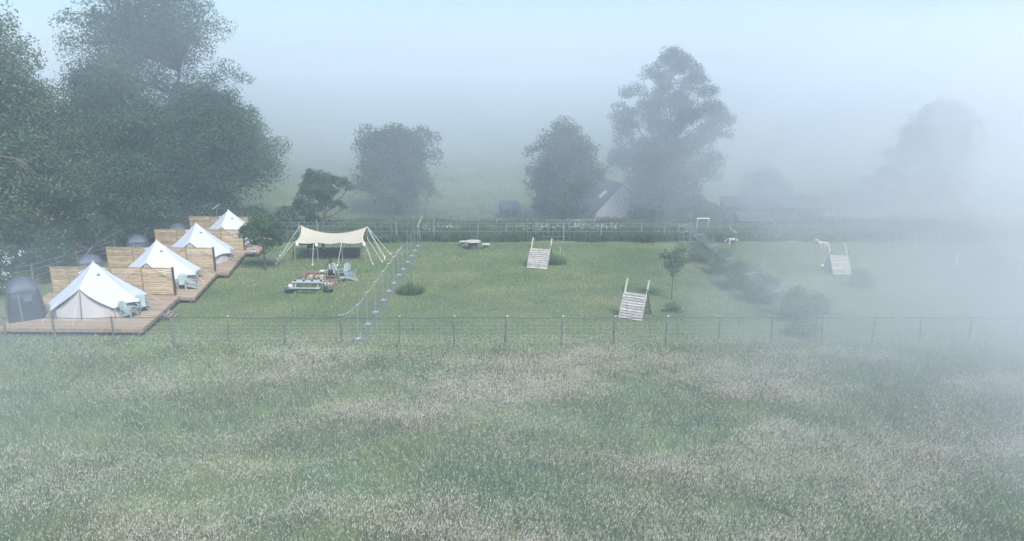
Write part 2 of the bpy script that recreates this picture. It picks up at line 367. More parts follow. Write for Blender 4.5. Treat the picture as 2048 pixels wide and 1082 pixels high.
# white elder blossom at the left edge
def flowers(name, pts, label, size=.09, col=(.8, .8, .75)):
    n = len(pts); g = np.random.default_rng(5); u = unit(n, g) * .5 + np.array([0, -.4, .9]); u /= np.linalg.norm(u, axis=1)[:, None]
    t1 = np.cross(u, unit(n, g)); t1 /= np.linalg.norm(t1, axis=1)[:, None]; t2 = np.cross(u, t1); s = size * g.uniform(.5, 1.3, (n, 1)); pts = np.array(pts)
    V = np.stack([pos for pos in (pts - t1 * s, pts - t2 * s, pts + t1 * s, pts + t2 * s)], 1).reshape(-1, 3)
    return tag(npmesh(name, V, np.arange(n * 4).reshape(-1, 4), mat(name + '_petal', col, .8, .1)), label, 'flowers', kind='stuff')
g5 = np.random.default_rng(8)
c_ = []
for k in range(18):
    a = Q(g5.uniform(-20, 48), g5.uniform(490, 575), 45.2 + g5.uniform(-.5, .6)); c_ += [np.array(a) + g5.normal(0, .12, 3) for _ in range(14)]
flowers('elder_blossom', c_, 'white elder blossom on the dark bushes at the left edge', .036, (.6, .62, .6))

# field trees
go = random.Random(5); OL = []
for (x, z, r_) in ((-.9, 5.6, .8), (-.1, 5.3, .9), (.8, 5.2, .8), (1.6, 5.1, .8), (2.3, 4.8, .75), (2.9, 4.4, .6), (-1.1, 4.7, .8), (-.2, 4.4, .9), (.7, 4.2, .8), (1.5, 4.2, .6), (-1.6, 3.8, .8), (-.7, 3.5, .9), (.2, 3.2, .8), (-2.2, 3.0, .75), (-1.4, 2.7, .8), (-2.7, 2.3, .6), (-1.8, 1.9, .8), (-.6, 2.2, .8), (1.6, 2.9, .6), (2.2, 2.5, .5), (-1.1, 1.3, .7), (-2.9, 1.7, .4), (-.8, 6.2, .4)):
    OL.append(((x, go.uniform(-.7, .7), z), (r_, r_ * .9, r_ * go.uniform(.8, 1.05))))
make_tree('orchard_tree', (-19.6, 71.5, 0), 6.6, OL, 30000, .15, LM['far'], .2, 51, 'small crooked fruit tree behind the cream canopy', 'tree', tips=24, lean=(.8, 0), clump=(.42, .7), air=.05, per=12)
make_tree('field_tree', (-13.4, 82, 0), 11, lobes_round(10.9, 5.5, .8, 22, 62, top=.6) + [((-3.2, 0, 8.6), (2, 2, 1.9)), ((3.0, 0, 8.8), (2.1, 2, 1.9)), ((.2, 0, 2.2), (2.4, 2.4, 1.6)), ((3.9, 0, 2.4), (1.5, 1.4, 1.8)), ((-3.4, -.5, 3.6), (1.9, 1.8, 2.0)), ((1.2, -1, 1.4), (1.8, 1.4, 1.3))], 30000, .26, LM['far'], .35, 52,
          'wide round-headed field tree standing alone left of the middle', 'tree', tips=20, trunk_h=.7)
make_tree('field_tree', (5.6, 76, 0), 11.6, lobes_round(11.5, 4.6, .3, 20, 67, top=.62) + [((-1.2, -1, 1.8), (2, 1.6, 1.6)), ((1.4, -.8, 1.6), (2.1, 1.6, 1.5)), ((-2.6, -.6, 4.0), (1.7, 1.6, 1.7)), ((2.4, -.4, 3.6), (1.6, 1.6, 1.6))], 32000, .24, LM['far'], .35, 53,
          'dense oval field tree left of the stone house', 'tree', tips=20, trunk_h=.7)
ga = random.Random(77); AL = []
for k in range(64):
    z = 1.6 + 16.2 * (k / 63) ** .92; hw = float(np.interp(z, [1.5, 3, 5, 7, 9.5, 11, 12.5, 14.5, 16, 18.2], [3.4, 4.4, 5.0, 6.2, 7.2, 6.4, 5.6, 4.8, 3.6, 1.4]))
    a = 2.4 * k + ga.uniform(-.3, .3); d = max(0, hw - 1.0) * ga.choice((.25, .6, .95, 1.02)); rr = ga.uniform(1.0, 1.75) * (.8 + .03 * (18 - z))
    AL.append(((d * math.cos(a) + .2, d * math.sin(a) * .85, min(z, 18.9 - rr * .8)), (rr, rr, rr * ga.uniform(.75, 1.05))))
AL += [((6.3, -.5, 9.5), (1.3, 1.2, .8)), ((5.4, -.6, 6.8), (1.5, 1.2, .9)), ((-5.2, 0, 12.4), (1, 1, .8))]
make_tree('ash_tree', (17.2, 80, 0), 18.9, AL, 110000, .19, LM['far'], .4, 54, 'tallest airy field tree right of the stone house', 'tree', tips=34, air=.06, forks=3, clump=(.42, .72), per=15)
make_tree('field_tree', (54, 90, 0), 13, lobes_round(13.8, 6.3, .3, 20, 72, top=.52), 26000, .28, LM['far'], .35, 55,
          'faint misty tree at the far right, almost lost in the fog', 'tree', tips=14, trunk_h=.7, air=.05)
make_tree('field_tree', (47, 88, 0), 5, lobes_round(5.5, 3.6, -.2, 10, 73), 9000, .28, LM['far'], .2, 56,
          'low misty tree left of the faint far right tree', 'tree', tips=6)
FB = 'bushes beyond the back fence'
for i, (px, py, y, h, rr, lab) in enumerate([(577, 470, 68.5, 3.2, 1.9, 'bush behind the left end of the cream canopy'), (1385, 455, 77, 3.4, 2.6, 'dark bush at the foot of the tallest airy field tree'), (1415, 455, 76, 2.4, 2.0, 'low dark bush left of the open shelter'),
        (1283, 462, 75.5, 3.0, 2.0, 'low bush between the stone house and the tallest airy field tree'), (1580, 440, 84, 2.4, 4.5, 'low wide bush right of the open shelter'), (1700, 440, 86, 2.6, 4.5, 'misty low bush beyond the right ramp'), (1520, 415, 90, 4.2, 4, 'misty bush behind the long low building'),
        (1082, 460, 78.5, 3.3, 1.3, 'reddish brown bush left of the dense oval tree')]):
    x = (px - 1024) / F * y * 1.02; e = make_tree('hedge_bush', (x, y, float(gz(x, y))), h, lobes_round(h, rr, -.3, 9, 80 + i), 7000, .2, leafmat('copper_leaf', (.2, .09, .055), (.14, .07, .05)) if i == 7 else LM['far'], .06, 90 + i, lab, 'bush', FB, tips=6)

# garden trees and shrubs
make_tree('young_tree', P(531, 541), 4.6, [((0, 0, 3.4), (1.35, 1.3, 1.15)), ((-.9, 0, 3.3), (.8, .8, .75)), ((.9, 0, 3.1), (.9, .9, .8)), ((.1, 0, 4.0), (.9, .9, .6)), ((.9, 0, 2.3), (.7, .6, .6)), ((-.7, 0, 2.2), (.6, .6, .6)), ((.2, -.3, 2.2), (.7, .7, .7)), ((1.2, 0, 3.6), (.5, .5, .5))], 16000, .12, LM['bright'], .07, 101,
          'bushy young tree on a thin trunk beside the farthest deck', 'tree', tips=22, clump=(.34, .6), per=14)
make_tree('young_tree', P(1343, 600), 4.1, [((.15, 0, 2.9), (.65, .6, .8)), ((-.5, 0, 2.95), (.4, .4, .6)), ((.55, 0, 3.2), (.45, .4, .6)), ((.8, 0, 2.75), (.3, .3, .4)), ((.02, 0, 2.0), (.28, .28, .75)), ((.35, 0, 3.8), (.22, .22, .45)), ((-.15, 0, 2.4), (.45, .4, .5)), ((.4, 0, 2.4), (.35, .35, .4))], 5200, .11, LM['shrub'], .05, 102,
          'thin sapling with a ragged crown behind the middle ramp', 'tree', tips=18, clump=(.4, .7), per=12)
SG = 'shrubs in the dog field'
for i, (px, py, h, rr, n, lab) in enumerate([(1403, 524, 2.1, 1.6, 6000, 'dark shrub behind the sapling'), (1447, 548, 2.2, 1.5, 6000, 'dark shrub against the blue net, second from the back'), (1484, 580, 2.4, 1.7, 8000, 'largest dark shrub against the blue net'),
        (1522, 605, 2.2, 1.5, 7000, 'dark shrub at the net corner post'), (1592, 640, 2.2, 1.25, 6000, 'tall leafy shrub right of the net corner post'), (1632, 632, 1.6, 1.0, 4000, 'pale shrub beside the tall leafy shrub'),
        (1722, 575, 1.5, 1.2, 4500, 'feathery shrub right of the right hand ramp'), (1606, 672, 1.2, 1.2, 3500, 'low dark shrub inside the front fence'), (1345, 622, .6, .8, 1600, 'low weeds at the foot of the sapling')]):
    make_tree('garden_shrub', P(px, py), h, lobes_round(h, rr, -.15, 8, 110 + i), n, .1, LM['shrub'], .03, 120 + i, lab, 'shrub', SG, tips=14, clump=(.3, .55))
def tuft(loc, r, h, n, label, name='grass_tuft', cat='grass tuft', dark=1.):
    a = rng.random(n) * 6.283; d = r * np.sqrt(rng.random(n)); hh = h * (1 - .5 * d / r) * rng.uniform(.5, 1.1, n)
    x = np.cos(a) * d; y = np.sin(a) * d; tx = x * 1.35 + rng.normal(0, .06, n); ty = y * 1.35 + rng.normal(0, .06, n); wd = .03
    b = rng.random(n) * 3.14; c, s = np.cos(b) * wd / 2, np.sin(b) * wd / 2
    V = np.stack([np.c_[x - c, y - s, 0 * x], np.c_[x + c, y + s, 0 * x], np.c_[tx + c * .3, ty + s * .3, hh], np.c_[tx - c * .3, ty - s * .3, hh]], 1).reshape(-1, 3)
    o = npmesh(name, V, np.arange(n * 4).reshape(-1, 4), g_mat, tint=tintv(n, .5, 1.3, (.85, 1.0, .8)) * dark); o.location = loc
    return tag(o, label, cat)
tuft(P(822, 586), .85, .9, 1100, 'dark round tuft of long grass around the short stake')
tuft(P(1112, 527), .8, 1.0, 800, 'dark tuft of long grass right of the left ramp')

# ------------------------------------------------------------ decks, screens, bell tents
deck_m = mat('deck_board', (.37, .285, .205), .75, .2, 5, .2, 20, attr=True, stretch=(.3, 3, 1))
deck_edge = mat('deck_edge', (.28, .205, .14), .8, .3, 4)
slat_m = mat('screen_slat', (.50, .395, .25), .8, .3, 3, .2, 20, attr=True, stretch=(.5, 1, 6))
dark_wood = mat('dark_wood', (.06, .05, .045), .8, .3, 5)
weather = mat('weathered_wood', (.16, .15, .135), .85, .35, 6, .3, 30)
pale_wood = mat('pale_wood', (.50, .46, .32), .8, .2, 6)
canvas = mat('white_canvas', (.50, .53, .58), .8, .04, 1.2, .15, 3)
canvas_w = mat('beige_canvas', (.46, .45, .44), .85, .07, 1.5, .2, 3)
zipm = mat('dark_piping', (.12, .12, .12), .7, .1)
rope = mat('pale_rope', (.62, .62, .58), .8, .1)
# corners: front-left, front-right, back-right, back-left ; top height
DECKS = [((-29.5, 38.25), (-21.1, 38.0), (-22.15, 45.0), (-31.4, 45.75), .50, 'nearest wooden deck, carrying the nearest bell tent and shower tent'),
         ((-31.2, 45.85), (-21.1, 44.75), (-22.4, 51.7), (-31.4, 52.3), .45, 'second wooden deck from the front, stepping out past the first'),
         ((-31.2, 52.45), (-21.5, 51.5), (-23.0, 59.3), (-31.4, 59.9), .47, 'third wooden deck from the front'),
         ((-31.2, 60.05), (-21.8, 58.9), (-22.7, 65.9), (-31.4, 66.6), .49, 'farthest wooden deck, half hidden by the bushy young tree')]
def lerp(a, b, t): return tuple(a[i] + (b[i] - a[i]) * t for i in range(len(a)))
for (fl, fr, br, bl, zt, lab) in DECKS:
    e = empty('timber_deck', (fr[0], fr[1], 0), 0, lab, 'deck', 'timber decks under the bell tents')
    L = lambda p, z: Vector((p[0] - fr[0], p[1] - fr[1], z))
    mb = MB(); n = 50
    for i in range(n):
        t0 = (i + .04) / n; t1 = (i + .96) / n; k = random.uniform(.78, 1.18); mb.tint = (k, k * random.uniform(.95, 1.03), k * random.uniform(.9, 1.05))
        q = [lerp(fl, bl, t0), lerp(fr, br, t0), lerp(fr, br, t1), lerp(fl, bl, t1)]
        vs = [L(p, zt - .03) for p in q] + [L(p, zt) for p in q]
        mb.add(vs, [(0, 3, 2, 1), (4, 5, 6, 7), (0, 1, 5, 4), (1, 2, 6, 5), (2, 3, 7, 6), (3, 0, 4, 7)])
    mb.build('deck_surface', deck_m, e, tint=True)
    for a, b in ((fl, fr), (fr, br), (br, bl), (bl, fl)):
        f = MB(); f.bar(L(a, zt - .125), L(b, zt - .125), .035, .19); f.build('fascia', deck_edge, e)
    for t in (.02, .35, .68, .98):
        for p in (lerp(fl, fr, t), ) : 
            l = MB(); l.bar(L(p, -.1) + Vector((-.1, .1, 0)), L(p, zt - .22) + Vector((-.1, .1, 0)), .09); l.build('leg', weather, e)
    for t in (.16, .33, .5, .67, .84, .98):
        p = lerp(fr, br, t); l = MB(); l.bar(L(p, -.1) + Vector((-.09, 0, 0)), L(p, zt - .22) + Vector((-.09, 0, 0)), .09); l.build('leg', weather, e)
# steps on the nearest deck
e = empty('deck_steps', (-21.35, 41.5, 0), R(8), 'small wooden steps from the nearest deck down to the lawn', 'steps')
for s in (-.45, .45):
    mb = MB(); mb.bar((-.15, s, .46), (.55, s, .03), .05, .16); mb.build('stringer', weather, e)
for k in range(3):
    mb = MB(); mb.box((.02 + k * .18, 0, .36 - k * .12), (.18, .94, .03)); mb.build('tread', deck_edge, e)

def make_screen(x0, y0, x1, y1, z0, label):
    L = math.hypot(x1 - x0, y1 - y0); e = empty('privacy_screen', (x0, y0, z0), math.atan2(y1 - y0, x1 - x0), label, 'screen', 'slatted privacy screens between the decks')
    n = 4; w_ = L / n; h = 1.86
    for i in range(n):
        pe = MB(); a = i * w_ + .03; b = (i + 1) * w_ - .03
        for s in (a, b): pe.box((s, .0, h / 2), (.05, .05, h))
        for z in (.03, h - .02): pe.box(((a + b) / 2, 0, z), (b - a - .05, .05, .045))
        pan = pe.build('panel_frame', mat('screen_frame', (.3, .21, .12), .8, .2), e)
        mb = MB(); ns = 24; dz = (h - .1) / ns
        for k in range(ns):
            kk = random.uniform(.72, 1.2) * (1.1 if i == 3 else 1); mb.tint = (kk, kk * random.uniform(.93, 1.02), kk * random.uniform(.85, 1.05))
            seg = 4
            for q in range(seg):      # thin woven laths bending in and out round the battens
                xa = a + (b - a) * q / seg; xb = a + (b - a) * (q + 1) / seg; off = .014 if (q + k) % 2 else -.014
                zz = .06 + dz * (k + .5) + random.uniform(-.006, .006)
                mb.bar((xa + .005, off, zz), (xb - .005, off, zz + random.uniform(-.008, .008)), .012, dz * random.uniform(.72, .95))
        mb.build('slat_panel', slat_m, pan, tint=True)
        for q in (1, 2, 3):
            pass
    mb = MB(); mb.box((L + .05, 0, h / 2 + .02), (.1, .1, h + .06)); mb.build('end_post', dark_wood, e)
    for i in range(n):
        mb = MB(); mb.box((i * w_, .05, h / 2), (.06, .06, h + .02)); mb.build('post', mat('screen_frame', (0, 0, 0)), e)
    return e
make_screen(-31.0, 45.62, -22.6, 45.2, .5, 'nearest slatted privacy screen, behind the nearest bell tent')
make_screen(-31.0, 52.3, -22.7, 51.95, .45, 'second slatted privacy screen from the front')
make_screen(-31.0, 59.75, -23.25, 59.5, .47, 'third slatted privacy screen from the front')
make_screen(-31.0, 66.5, -22.9, 66.0, .49, 'farthest slatted privacy screen, partly behind the bushy young tree')

def make_bell(loc, rz, label):
    e = empty('bell_tent', loc, rz, label, 'tent', 'white bell tents on the decks')
    HT = 3.05; NA = 120; NR = 16; half = R(40)
    def rim(a):                        # door at a = 0 pointing -Y
        a = (a + math.pi) % (2 * math.pi) - math.pi
        if abs(a) < half:
            t = abs(a) / half; return 2.08 + (2.72 - 2.08) * t ** .9, 1.86 + (.60 - 1.86) * t
        k = (abs(a) - half) / (math.pi - half) * 4; f = abs(math.sin(math.pi * k))  # scallops between guy points
        return 2.84 - .24 * f ** .8, .60 + .11 * f
    vs = [(0, 0, HT)]; fs = []
    for i in range(1, NR + 1):
        t = i / NR
        for j in range(NA):
            a = 2 * math.pi * j / NA; r, z = rim(a); d = abs((a + math.pi) % (2 * math.pi) - math.pi)
            ridge = max(0, 1 - d / R(26)) ; sag = .10 * math.sin(math.pi * t) * (1 - ridge) + .05 * math.sin(2 * math.pi * t) * 0
            k = (d - half) / (math.pi - half) * 4 if d > half else 0; seam = .05 * abs(math.sin(math.pi * k)) * math.sin(math.pi * t)
            rr = r * t; zz = HT + (z - HT) * t - sag - seam
            vs.append((rr * math.sin(a), -rr * math.cos(a), zz))
    for j in range(NA): fs.append((0, 1 + j, 1 + (j + 1) % NA))
    for i in range(NR - 1):
        for j in range(NA):
            a = 1 + i * NA; j2 = (j + 1) % NA; fs.append((a + j, a + NA + j, a + NA + j2, a + j2))
    mb = MB(); mb.add(vs, fs); can = mb.build('canopy', canvas, e, True)
    md = can.modifiers.new('thickness', 'SOLIDIFY'); md.thickness = .012; md.offset = -1
    # eave piping
    mb = MB(); pts = []
    for j in range(NA + 1):
        a = 2 * math.pi * j / NA; r, z = rim(a); pts.append((r * math.sin(a), -r * math.cos(a), z - .01))
    mb.tube(pts, .014, 4, False); mb.build('piping', zipm, can)
    # low wall
    mb = MB(); vs = []; fs = []; N = 72
    for j in range(N + 1):
        a = half * .93 + (2 * math.pi - 1.86 * half) * j / N
        for z, r in ((0, 2.45), (.35, 2.47 + .02 * math.sin(j * 1.7)), (.74, 2.42)): vs.append((r * math.sin(a), -r * math.cos(a), z))
    for j in range(N):
        for k in range(2): fs.append((3 * j + k, 3 * j + k + 1, 3 * j + k + 4, 3 * j + k + 3))
    mb.add(vs, fs); mb.build('wall', canvas_w, e, True)
    # door panels
    for s in (-1, 1):
        mb = MB(); b = (s * 2.45 * math.sin(half * .93), -2.45 * math.cos(half * .93), 0); top = (0, -2.06, 1.84); mid = (0, -2.3, 0)
        up = (b[0] * 1.03, b[1] * 1.03, .62); vs = []; fs = []; NN = 8
        for i in range(NN + 1):
            t = i / NN; lo = lerp(mid, b, t); hi = lerp(top, up, t)
            for k in range(5):
                p = lerp(lo, hi, k / 4); vs.append((p[0], p[1] + .03 * math.sin(t * 9 + k) * (1 - k / 4), p[2]))
        for i in range(NN):
            for k in range(4):
                q = i * 5 + k; fs.append((q, q + 5, q + 6, q + 1) if s < 0 else (q, q + 1, q + 6, q + 5))
        mb.add(vs, fs); d = mb.build('door_flap', canvas_w, e, True)
    mb = MB(); mb.tube([(0, -2.33, .02), (0, -2.09, 1.8)], .022, 5); mb.build('zip', zipm, e)
    mb = MB(); mb.tube([(0, -2.44, .0), (.0, -2.12, 1.9)], .02, 6); mb.build('door_pole', mat('metal_pole', (.4, .42, .44), .4, .1, metal=.6), e)
    mb = MB(); mb.tube([(0, 0, HT - .05), (0, 0, HT + .07)], [.05, .02], 8); mb.build('peak_cap', canvas, e)
    for k, a in enumerate((R(38), R(158), R(-82))):   # hooded vents near the peak
        mb = MB(); r0, r1 = .55, .82; z0 = HT + (.6 - HT) * r0 / 2.8 - .0; z1 = HT + (.6 - HT) * r1 / 2.8 + .07
        f = lambda r, da, z: (r * math.sin(a + da), -r * math.cos(a + da), z)
        mb.add([f(r0, 0, z0), f(r1, -.16, z1 - .06), f(r1 + .03, 0, z1 + .03), f(r1, .16, z1 - .06)], [(0, 1, 2), (0, 2, 3)]); v = mb.build('vent_hood', canvas, e)
        mb = MB(); mb.add([f(r1, -.14, z1 - .075), f(r1, .14, z1 - .075), f(r1 + .012, 0, z1 + .02)], [(0, 1, 2)]); mb.build('vent_mesh', zipm, v)
    for j in range(9):
        a = half + (2 * math.pi - 2 * half) * j / 8 if j < 9 else 0
        r, z = rim(a); p = Vector((r * math.sin(a), -r * math.cos(a), z)); q = Vector(((r + .62) * math.sin(a), -(r + .62) * math.cos(a), .02))
        mb = MB(); mb.tube([p, q], .012, 4); mb.build('guy_rope', rope, e)
        if j in (0, 8, 1, 7, 4): 
            mb = MB(); mb.bar((p.x * .97, p.y * .97, 0), p, .03); mb.build('side_pole', weather, e)
    mb = MB(); mb.tube([(0, -2.1, 1.88), (0, -3.45, .02)], .01, 4); mb.build('guy_rope', rope, e)
    return e
bt = make_bell((-25.75, 41.9, .5), R(7), 'nearest white bell tent with its beige door facing the camera')
for (x, y, z, rz, lab) in [(-25.35, 49.0, .45, 5, 'second white bell tent from the front, behind the nearest slatted screen'), (-25.6, 56.0, .47, 8, 'third white bell tent from the front'), (-25.7, 62.9, .49, 3, 'farthest white bell tent, mostly behind the third slatted screen')]:
    copy_tree(bt, (x, y, z), R(rz), lab)

# shower tents
def make_shower(loc, rz, label, s=1.):
    e = empty('shower_tent', loc, rz, label, 'tent', 'dark grey pop-up shower tents')
    dk = mat('grey_nylon', (.045, .052, .068), .6, .15, 2); lt = mat('lighter_nylon', (.085, .10, .13), .55, .15, 2)
    def ring(z, r, b):
        p = []
        for j in range(32):
            a = 2 * math.pi * (j + .5) / 32; c, s_ = math.cos(a), math.sin(a); sq = 1 / max(abs(c), abs(s_)); k = sq * (1 - b) + 1.08 * b; p.append((r * c * k, r * s_ * k, z))
        return p
    def body(levels, name, m, par):
        mb = MB(); vs = sum([ring(*l) for l in levels], []); fs = []
        for i in range(len(levels) - 1):
            for j in range(32): j2 = (j + 1) % 32; fs.append((i * 32 + j, i * 32 + j2, (i + 1) * 32 + j2, (i + 1) * 32 + j))
        fs.append(tuple((len(levels) - 1) * 32 + j for j in range(32))); mb.add(vs, fs); return mb.build(name, m, par, True)
    body([(0, .88, .0), (.7, .86, .03), (1.3, .80, .06), (1.72, .72, .08)], 'wall', dk, e)
    rf = body([(1.66, .75, .08), (1.74, .76, .1), (2.05, .62, .2), (2.3, .36, .4), (2.42, .1, .8)], 'roof', lt, e)
    for sx, sy in ((1, 1), (1, -1), (-1, 1), (-1, -1)):
        mb = MB(); mb.tube([(sx * .9, sy * .9, 0), (sx * .88, sy * .88, .7), (sx * .8, sy * .8, 1.4), (sx * .68, sy * .68, 1.95), (sx * .38, sy * .38, 2.3), (0, 0, 2.44)], .02, 5); mb.build('frame_pole', zipm, e)
    mb = MB(); mb.box((.15, -.846, 1.3), (.42, .02, .36)); mb.build('window', mat('window_mesh', (.12, .14, .16), .5, .1), e)
    mb = MB(); mb.tube([(-.25, -.9, .05), (-.27, -.86, .9), (-.26, -.80, 1.6)], .012, 4); mb.build('zip', mat('pale_zip', (.4, .42, .42), .6, .1), e)
    return e
sh = make_shower(P(54, 634, .5), R(38), 'nearest dark grey shower tent, standing on the first deck')
sh.scale = (1.05, 1.05, 1.02)
for (px, py, y, rz, lab) in [(177, 509, 50.2, 30, 'dark grey shower tent peeking over the nearest slatted screen'), (273, 470, 57.4, 25, 'dark grey shower tent peeking over the second slatted screen'), (352, 447, 63.8, 20, 'farthest shower tent, only its top showing over the third slatted screen')]:
    q = Q(px, py, y); copy_tree(sh, (q.x, y, .47), R(rz), lab, (1, 1, (q.z - .47) / 2.44))
# pole behind the nearest bell tent
a = Q(135, 538, 44.6); b = Q(146, 588, 44.6); b.z = .5
mb = MB(); mb.tube([a - b, Vector((-.1, 0, (a.z - .5) * .5)), Vector((0, 0, 0))], [.05, .055, .06], 8)
pl = mb.build('wooden_pole', mat('peeled_pole', (.3, .24, .17), .8, .4, 3)); pl.location = b; tag(pl, 'leaning brown pole between the nearest bell tent and its screen', 'pole')
# white tilted panel behind the farthest screen
e = empty('roof_panel', Q(433, 428, 67.6), R(0), 'small white tilted panel above the farthest slatted screen', 'panel')
mb = MB(); mb.bar((-.32, 0, -.22), (.32, .15, .24), .3, .04); mb.build('lid', canvas, e)
mb = MB(); mb.bar((0, .1, -3.0), (0, .08, -.03), .06); mb.build('post', weather, e)
e.location.z = 3.1

# ------------------------------------------------------------ garden chairs
teal = mat('teal_paint', (.28, .345, .34), .6, .12, 5)
def make_chair(loc, rz, label):
    e = empty('adirondack_chair', loc, rz, label, 'chair', 'pale green slatted garden chairs')
    mb = MB()
    for k in range(6): mb.box((0, -.32 + k * .095, .36 - k * .024), (.52, .085, .02), M=Matrix.Rotation(-.25, 3, 'X'))
    mb.build('seat', teal, e)
    mb = MB()
    for k in range(7):
        x = (k - 3) * .083; top = .98 - .012 * (k - 3) ** 2 * 1.1
        mb.bar((x * .8, .18, .22), (x * 1.12, .18 + (top - .22) * .42, top), .072, .018)
    mb.box((0, .27, .36), (.56, .03, .06)); mb.box((0, .42, .76), (.6, .025, .05)); mb.build('backrest', teal, e)
    for s in (-1, 1):
        mb = MB(); mb.box((s * .33, -.08, .56), (.12, .72, .024)); mb.build('armrest', teal, e)
        mb = MB(); mb.bar((s * .3, -.36, 0), (s * .3, -.36, .55), .03, .09); mb.build('leg', teal, e)
        mb = MB(); mb.bar((s * .27, -.38, .35), (s * .27, .58, .03), .03, .11); mb.build('leg', teal, e)
        mb = MB(); mb.bar((s * .31, .30, .2), (s * .31, .30, .55), .03, .05); mb.build('arm_support', teal, e)
    return e
ch = make_chair(P(287, 622, .5), R(48), 'pale green chair at the right side of the nearest bell tent, back to the tent')
CH = [((259, 634, .5), 80, 'pale green chair nearest the front fence on the nearest deck, turned sideways'),
      ((366, 577, .45), 20, 'pale green chair half hidden by the end of the nearest slatted screen'),
      ((384, 577, .45), -70, 'pale green chair turned sideways on the second deck'),
      ((442, 522, .47), 15, 'pale green chair facing the camera at the end of the second slatted screen'),
      ((452, 520, .47), -60, 'pale green chair turned sideways on the third deck'),
      ((506, 484, .49), 30, 'pale green chair beside the farthest bell tent'),
      ((519, 482, .49), -60, 'pale green chair under the bushy young tree on the farthest deck'),
      ((665, 553, 0), 5, 'pale green chair behind the hanging pot, facing the camera'),
      ((690, 553, 0), -20, 'pale green chair between the two others by the fire'),
      ((701, 561, 0), -75, 'rightmost pale green chair by the fire, seen from the side')]
for p, rz, lab in CH: copy_tree(ch, P(*p), R(rz), lab)
def side_table(loc, rz, label, r=.25, h=.45, m=teal):
    e = empty('side_table', loc, rz, label, 'table', 'little garden side tables')
    mb = MB()
    for k in range(4): mb.box((0, (k - 1.5) * r * .5, h), (r * 2, r * .46, .025))
    mb.build('tabletop', m, e)
    for sx in (-1, 1):
        for sy in (-1, 1): mb = MB(); mb.bar((sx * r * .8, sy * r * .8, 0), (sx * r * .8, sy * r * .8, h - .012), .04); mb.build('leg', m, e)
    return e
side_table(P(273, 631, .5), .3, 'small slatted table between the two chairs on the nearest deck', .22, .48, weather)
side_table(P(647, 552), 0, 'small white table left of the cooking tripod', .26, .42, rope)
e = side_table(P(689, 563), .2, 'low pale green slatted stool in front of the fireside chairs', .3, .33)
e.name = 'footstool'; e['category'] = 'stool'
for px, lab in ((503.5, 'left of the two white lanterns on the corner of the farthest deck'), (509.5, 'right one of the two white lanterns on the corner of the farthest deck')):
    e = empty('lantern', P(px, 505, .49), 0, lab, 'lantern', 'white lanterns on the farthest deck')
    mb = MB(); mb.lathe([(.09, 0), (.1, .02), (.1, .2), (.085, .24)], n=12); mb.build('body', canvas, e, True)
    mb = MB(); mb.lathe([(.09, .24), (.04, .3), (.02, .31)], n=12); mb.build('lid', dark_wood, e, True)
# dead branches at the wood edge
mb = MB()
a = Q(185, 492, 53)
mb.tube([(0, 0, 0), (.9, .1, .45), (1.6, .2, .9), (2.5, .2, 1.25)], [.06, .05, .035, .015], 5); mb.tube([(.1, 0, .05), (.5, 0, .8), (.95, .1, 1.5), (1.05, .1, 1.9)], [.05, .035, .02, .01], 5)
mb.tube([(1.4, .2, .75), (1.9, .2, 1.2), (2.2, .1, 1.6)], [.03, .02, .01], 4); mb.tube([(.5, 0, .8), (.2, .1, 1.2), (-.1, .1, 1.3)], [.02, .015, .01], 4)
mb.tube([(0, 0, 0), (-.8, 0, -.9), (-1.5, 0, -a.z + .2)], [.06, .07, .08], 5)
o = mb.build('dead_branch', mat('bare_wood', (.12, .115, .1), .9, .2), None, True); o.location = a; tag(o, 'bare forked dead branch sticking out of the dark woodland', 'branch')
mb = MB(); a = Q(40, 322, 51)
for k in range(5):
    x = k * .35 - .8; mb.tube([(x * .2, 0, .1), (x + .3, .1, -.5 - .1 * k), (x + .6 + .1 * k, .1, -1.4 - .2 * (k % 2)), (x + .5 + .3 * k, .2, -2.2 + .2 * k)], [.035, .025, .015, .008], 4)
mb.tube([(0, 0, .1), (-2.2, .6, .4), (-3.6, 1.5, -1)], [.04, .06, .08], 5)
o = mb.build('dead_branch', MATS['bare_wood'], None, True); o.location = a; tag(o, 'bare drooping twigs hanging from the tree at the left edge', 'branch')

# ------------------------------------------------------------ stretch canopy
CF, CB = 57.0, 61.2
f0, f1 = Q(588, 484, CF), Q(729, 484, CF); b0, b1 = Q(601, 450, CB), Q(734, 453, CB)
e = empty('stretch_canopy', ((f0.x + f1.x) / 2, 59, 0), 0, 'cream stretched canopy with white guy lines on the lawn', 'canopy')
org = Vector(e.location); cream = mat('cream_fabric', (.50, .45, .35), .8, .05, 1, .1, 2)
mb = MB(); NX, NY = 40, 14; vs = []; fs = []
for i in range(NX + 1):
    u = i / NX
    for j in range(NY + 1):
        v = j / NY; p = (f0 * (1 - u) + f1 * u) * (1 - v) + (b0 * (1 - u) + b1 * u) * v
        p = Vector(p); s4 = 4 * u * (1 - u)
        p.z -= (.55 * v + .04) * s4 * .95; p.z -= .16 * 4 * v * (1 - v) * (1 - .4 * s4); p.y -= .5 * s4 * v - 0; 
        p.z += .10 * (abs(math.cos(3 * math.pi * u)) ** 3) * (1 - v) ** 2 - .1 * (1 - v) ** 3
        p.x += (.22 if u < .5 else -.22) * abs(2 * u - 1) ** 4 * 4 * v * (1 - v)
        vs.append(p - org)
for i in range(NX):
    for j in range(NY): a = i * (NY + 1) + j; fs.append((a, a + NY + 1, a + NY + 2, a + 1))
mb.add(vs, fs); cn = mb.build('canopy_fabric', cream, e, True); md = cn.modifiers.new('thickness', 'SOLIDIFY'); md.thickness = .02
def front(u): return vs[int(round(u * NX)) * (NY + 1)]
def back(u): return vs[int(round(u * NX)) * (NY + 1) + NY]
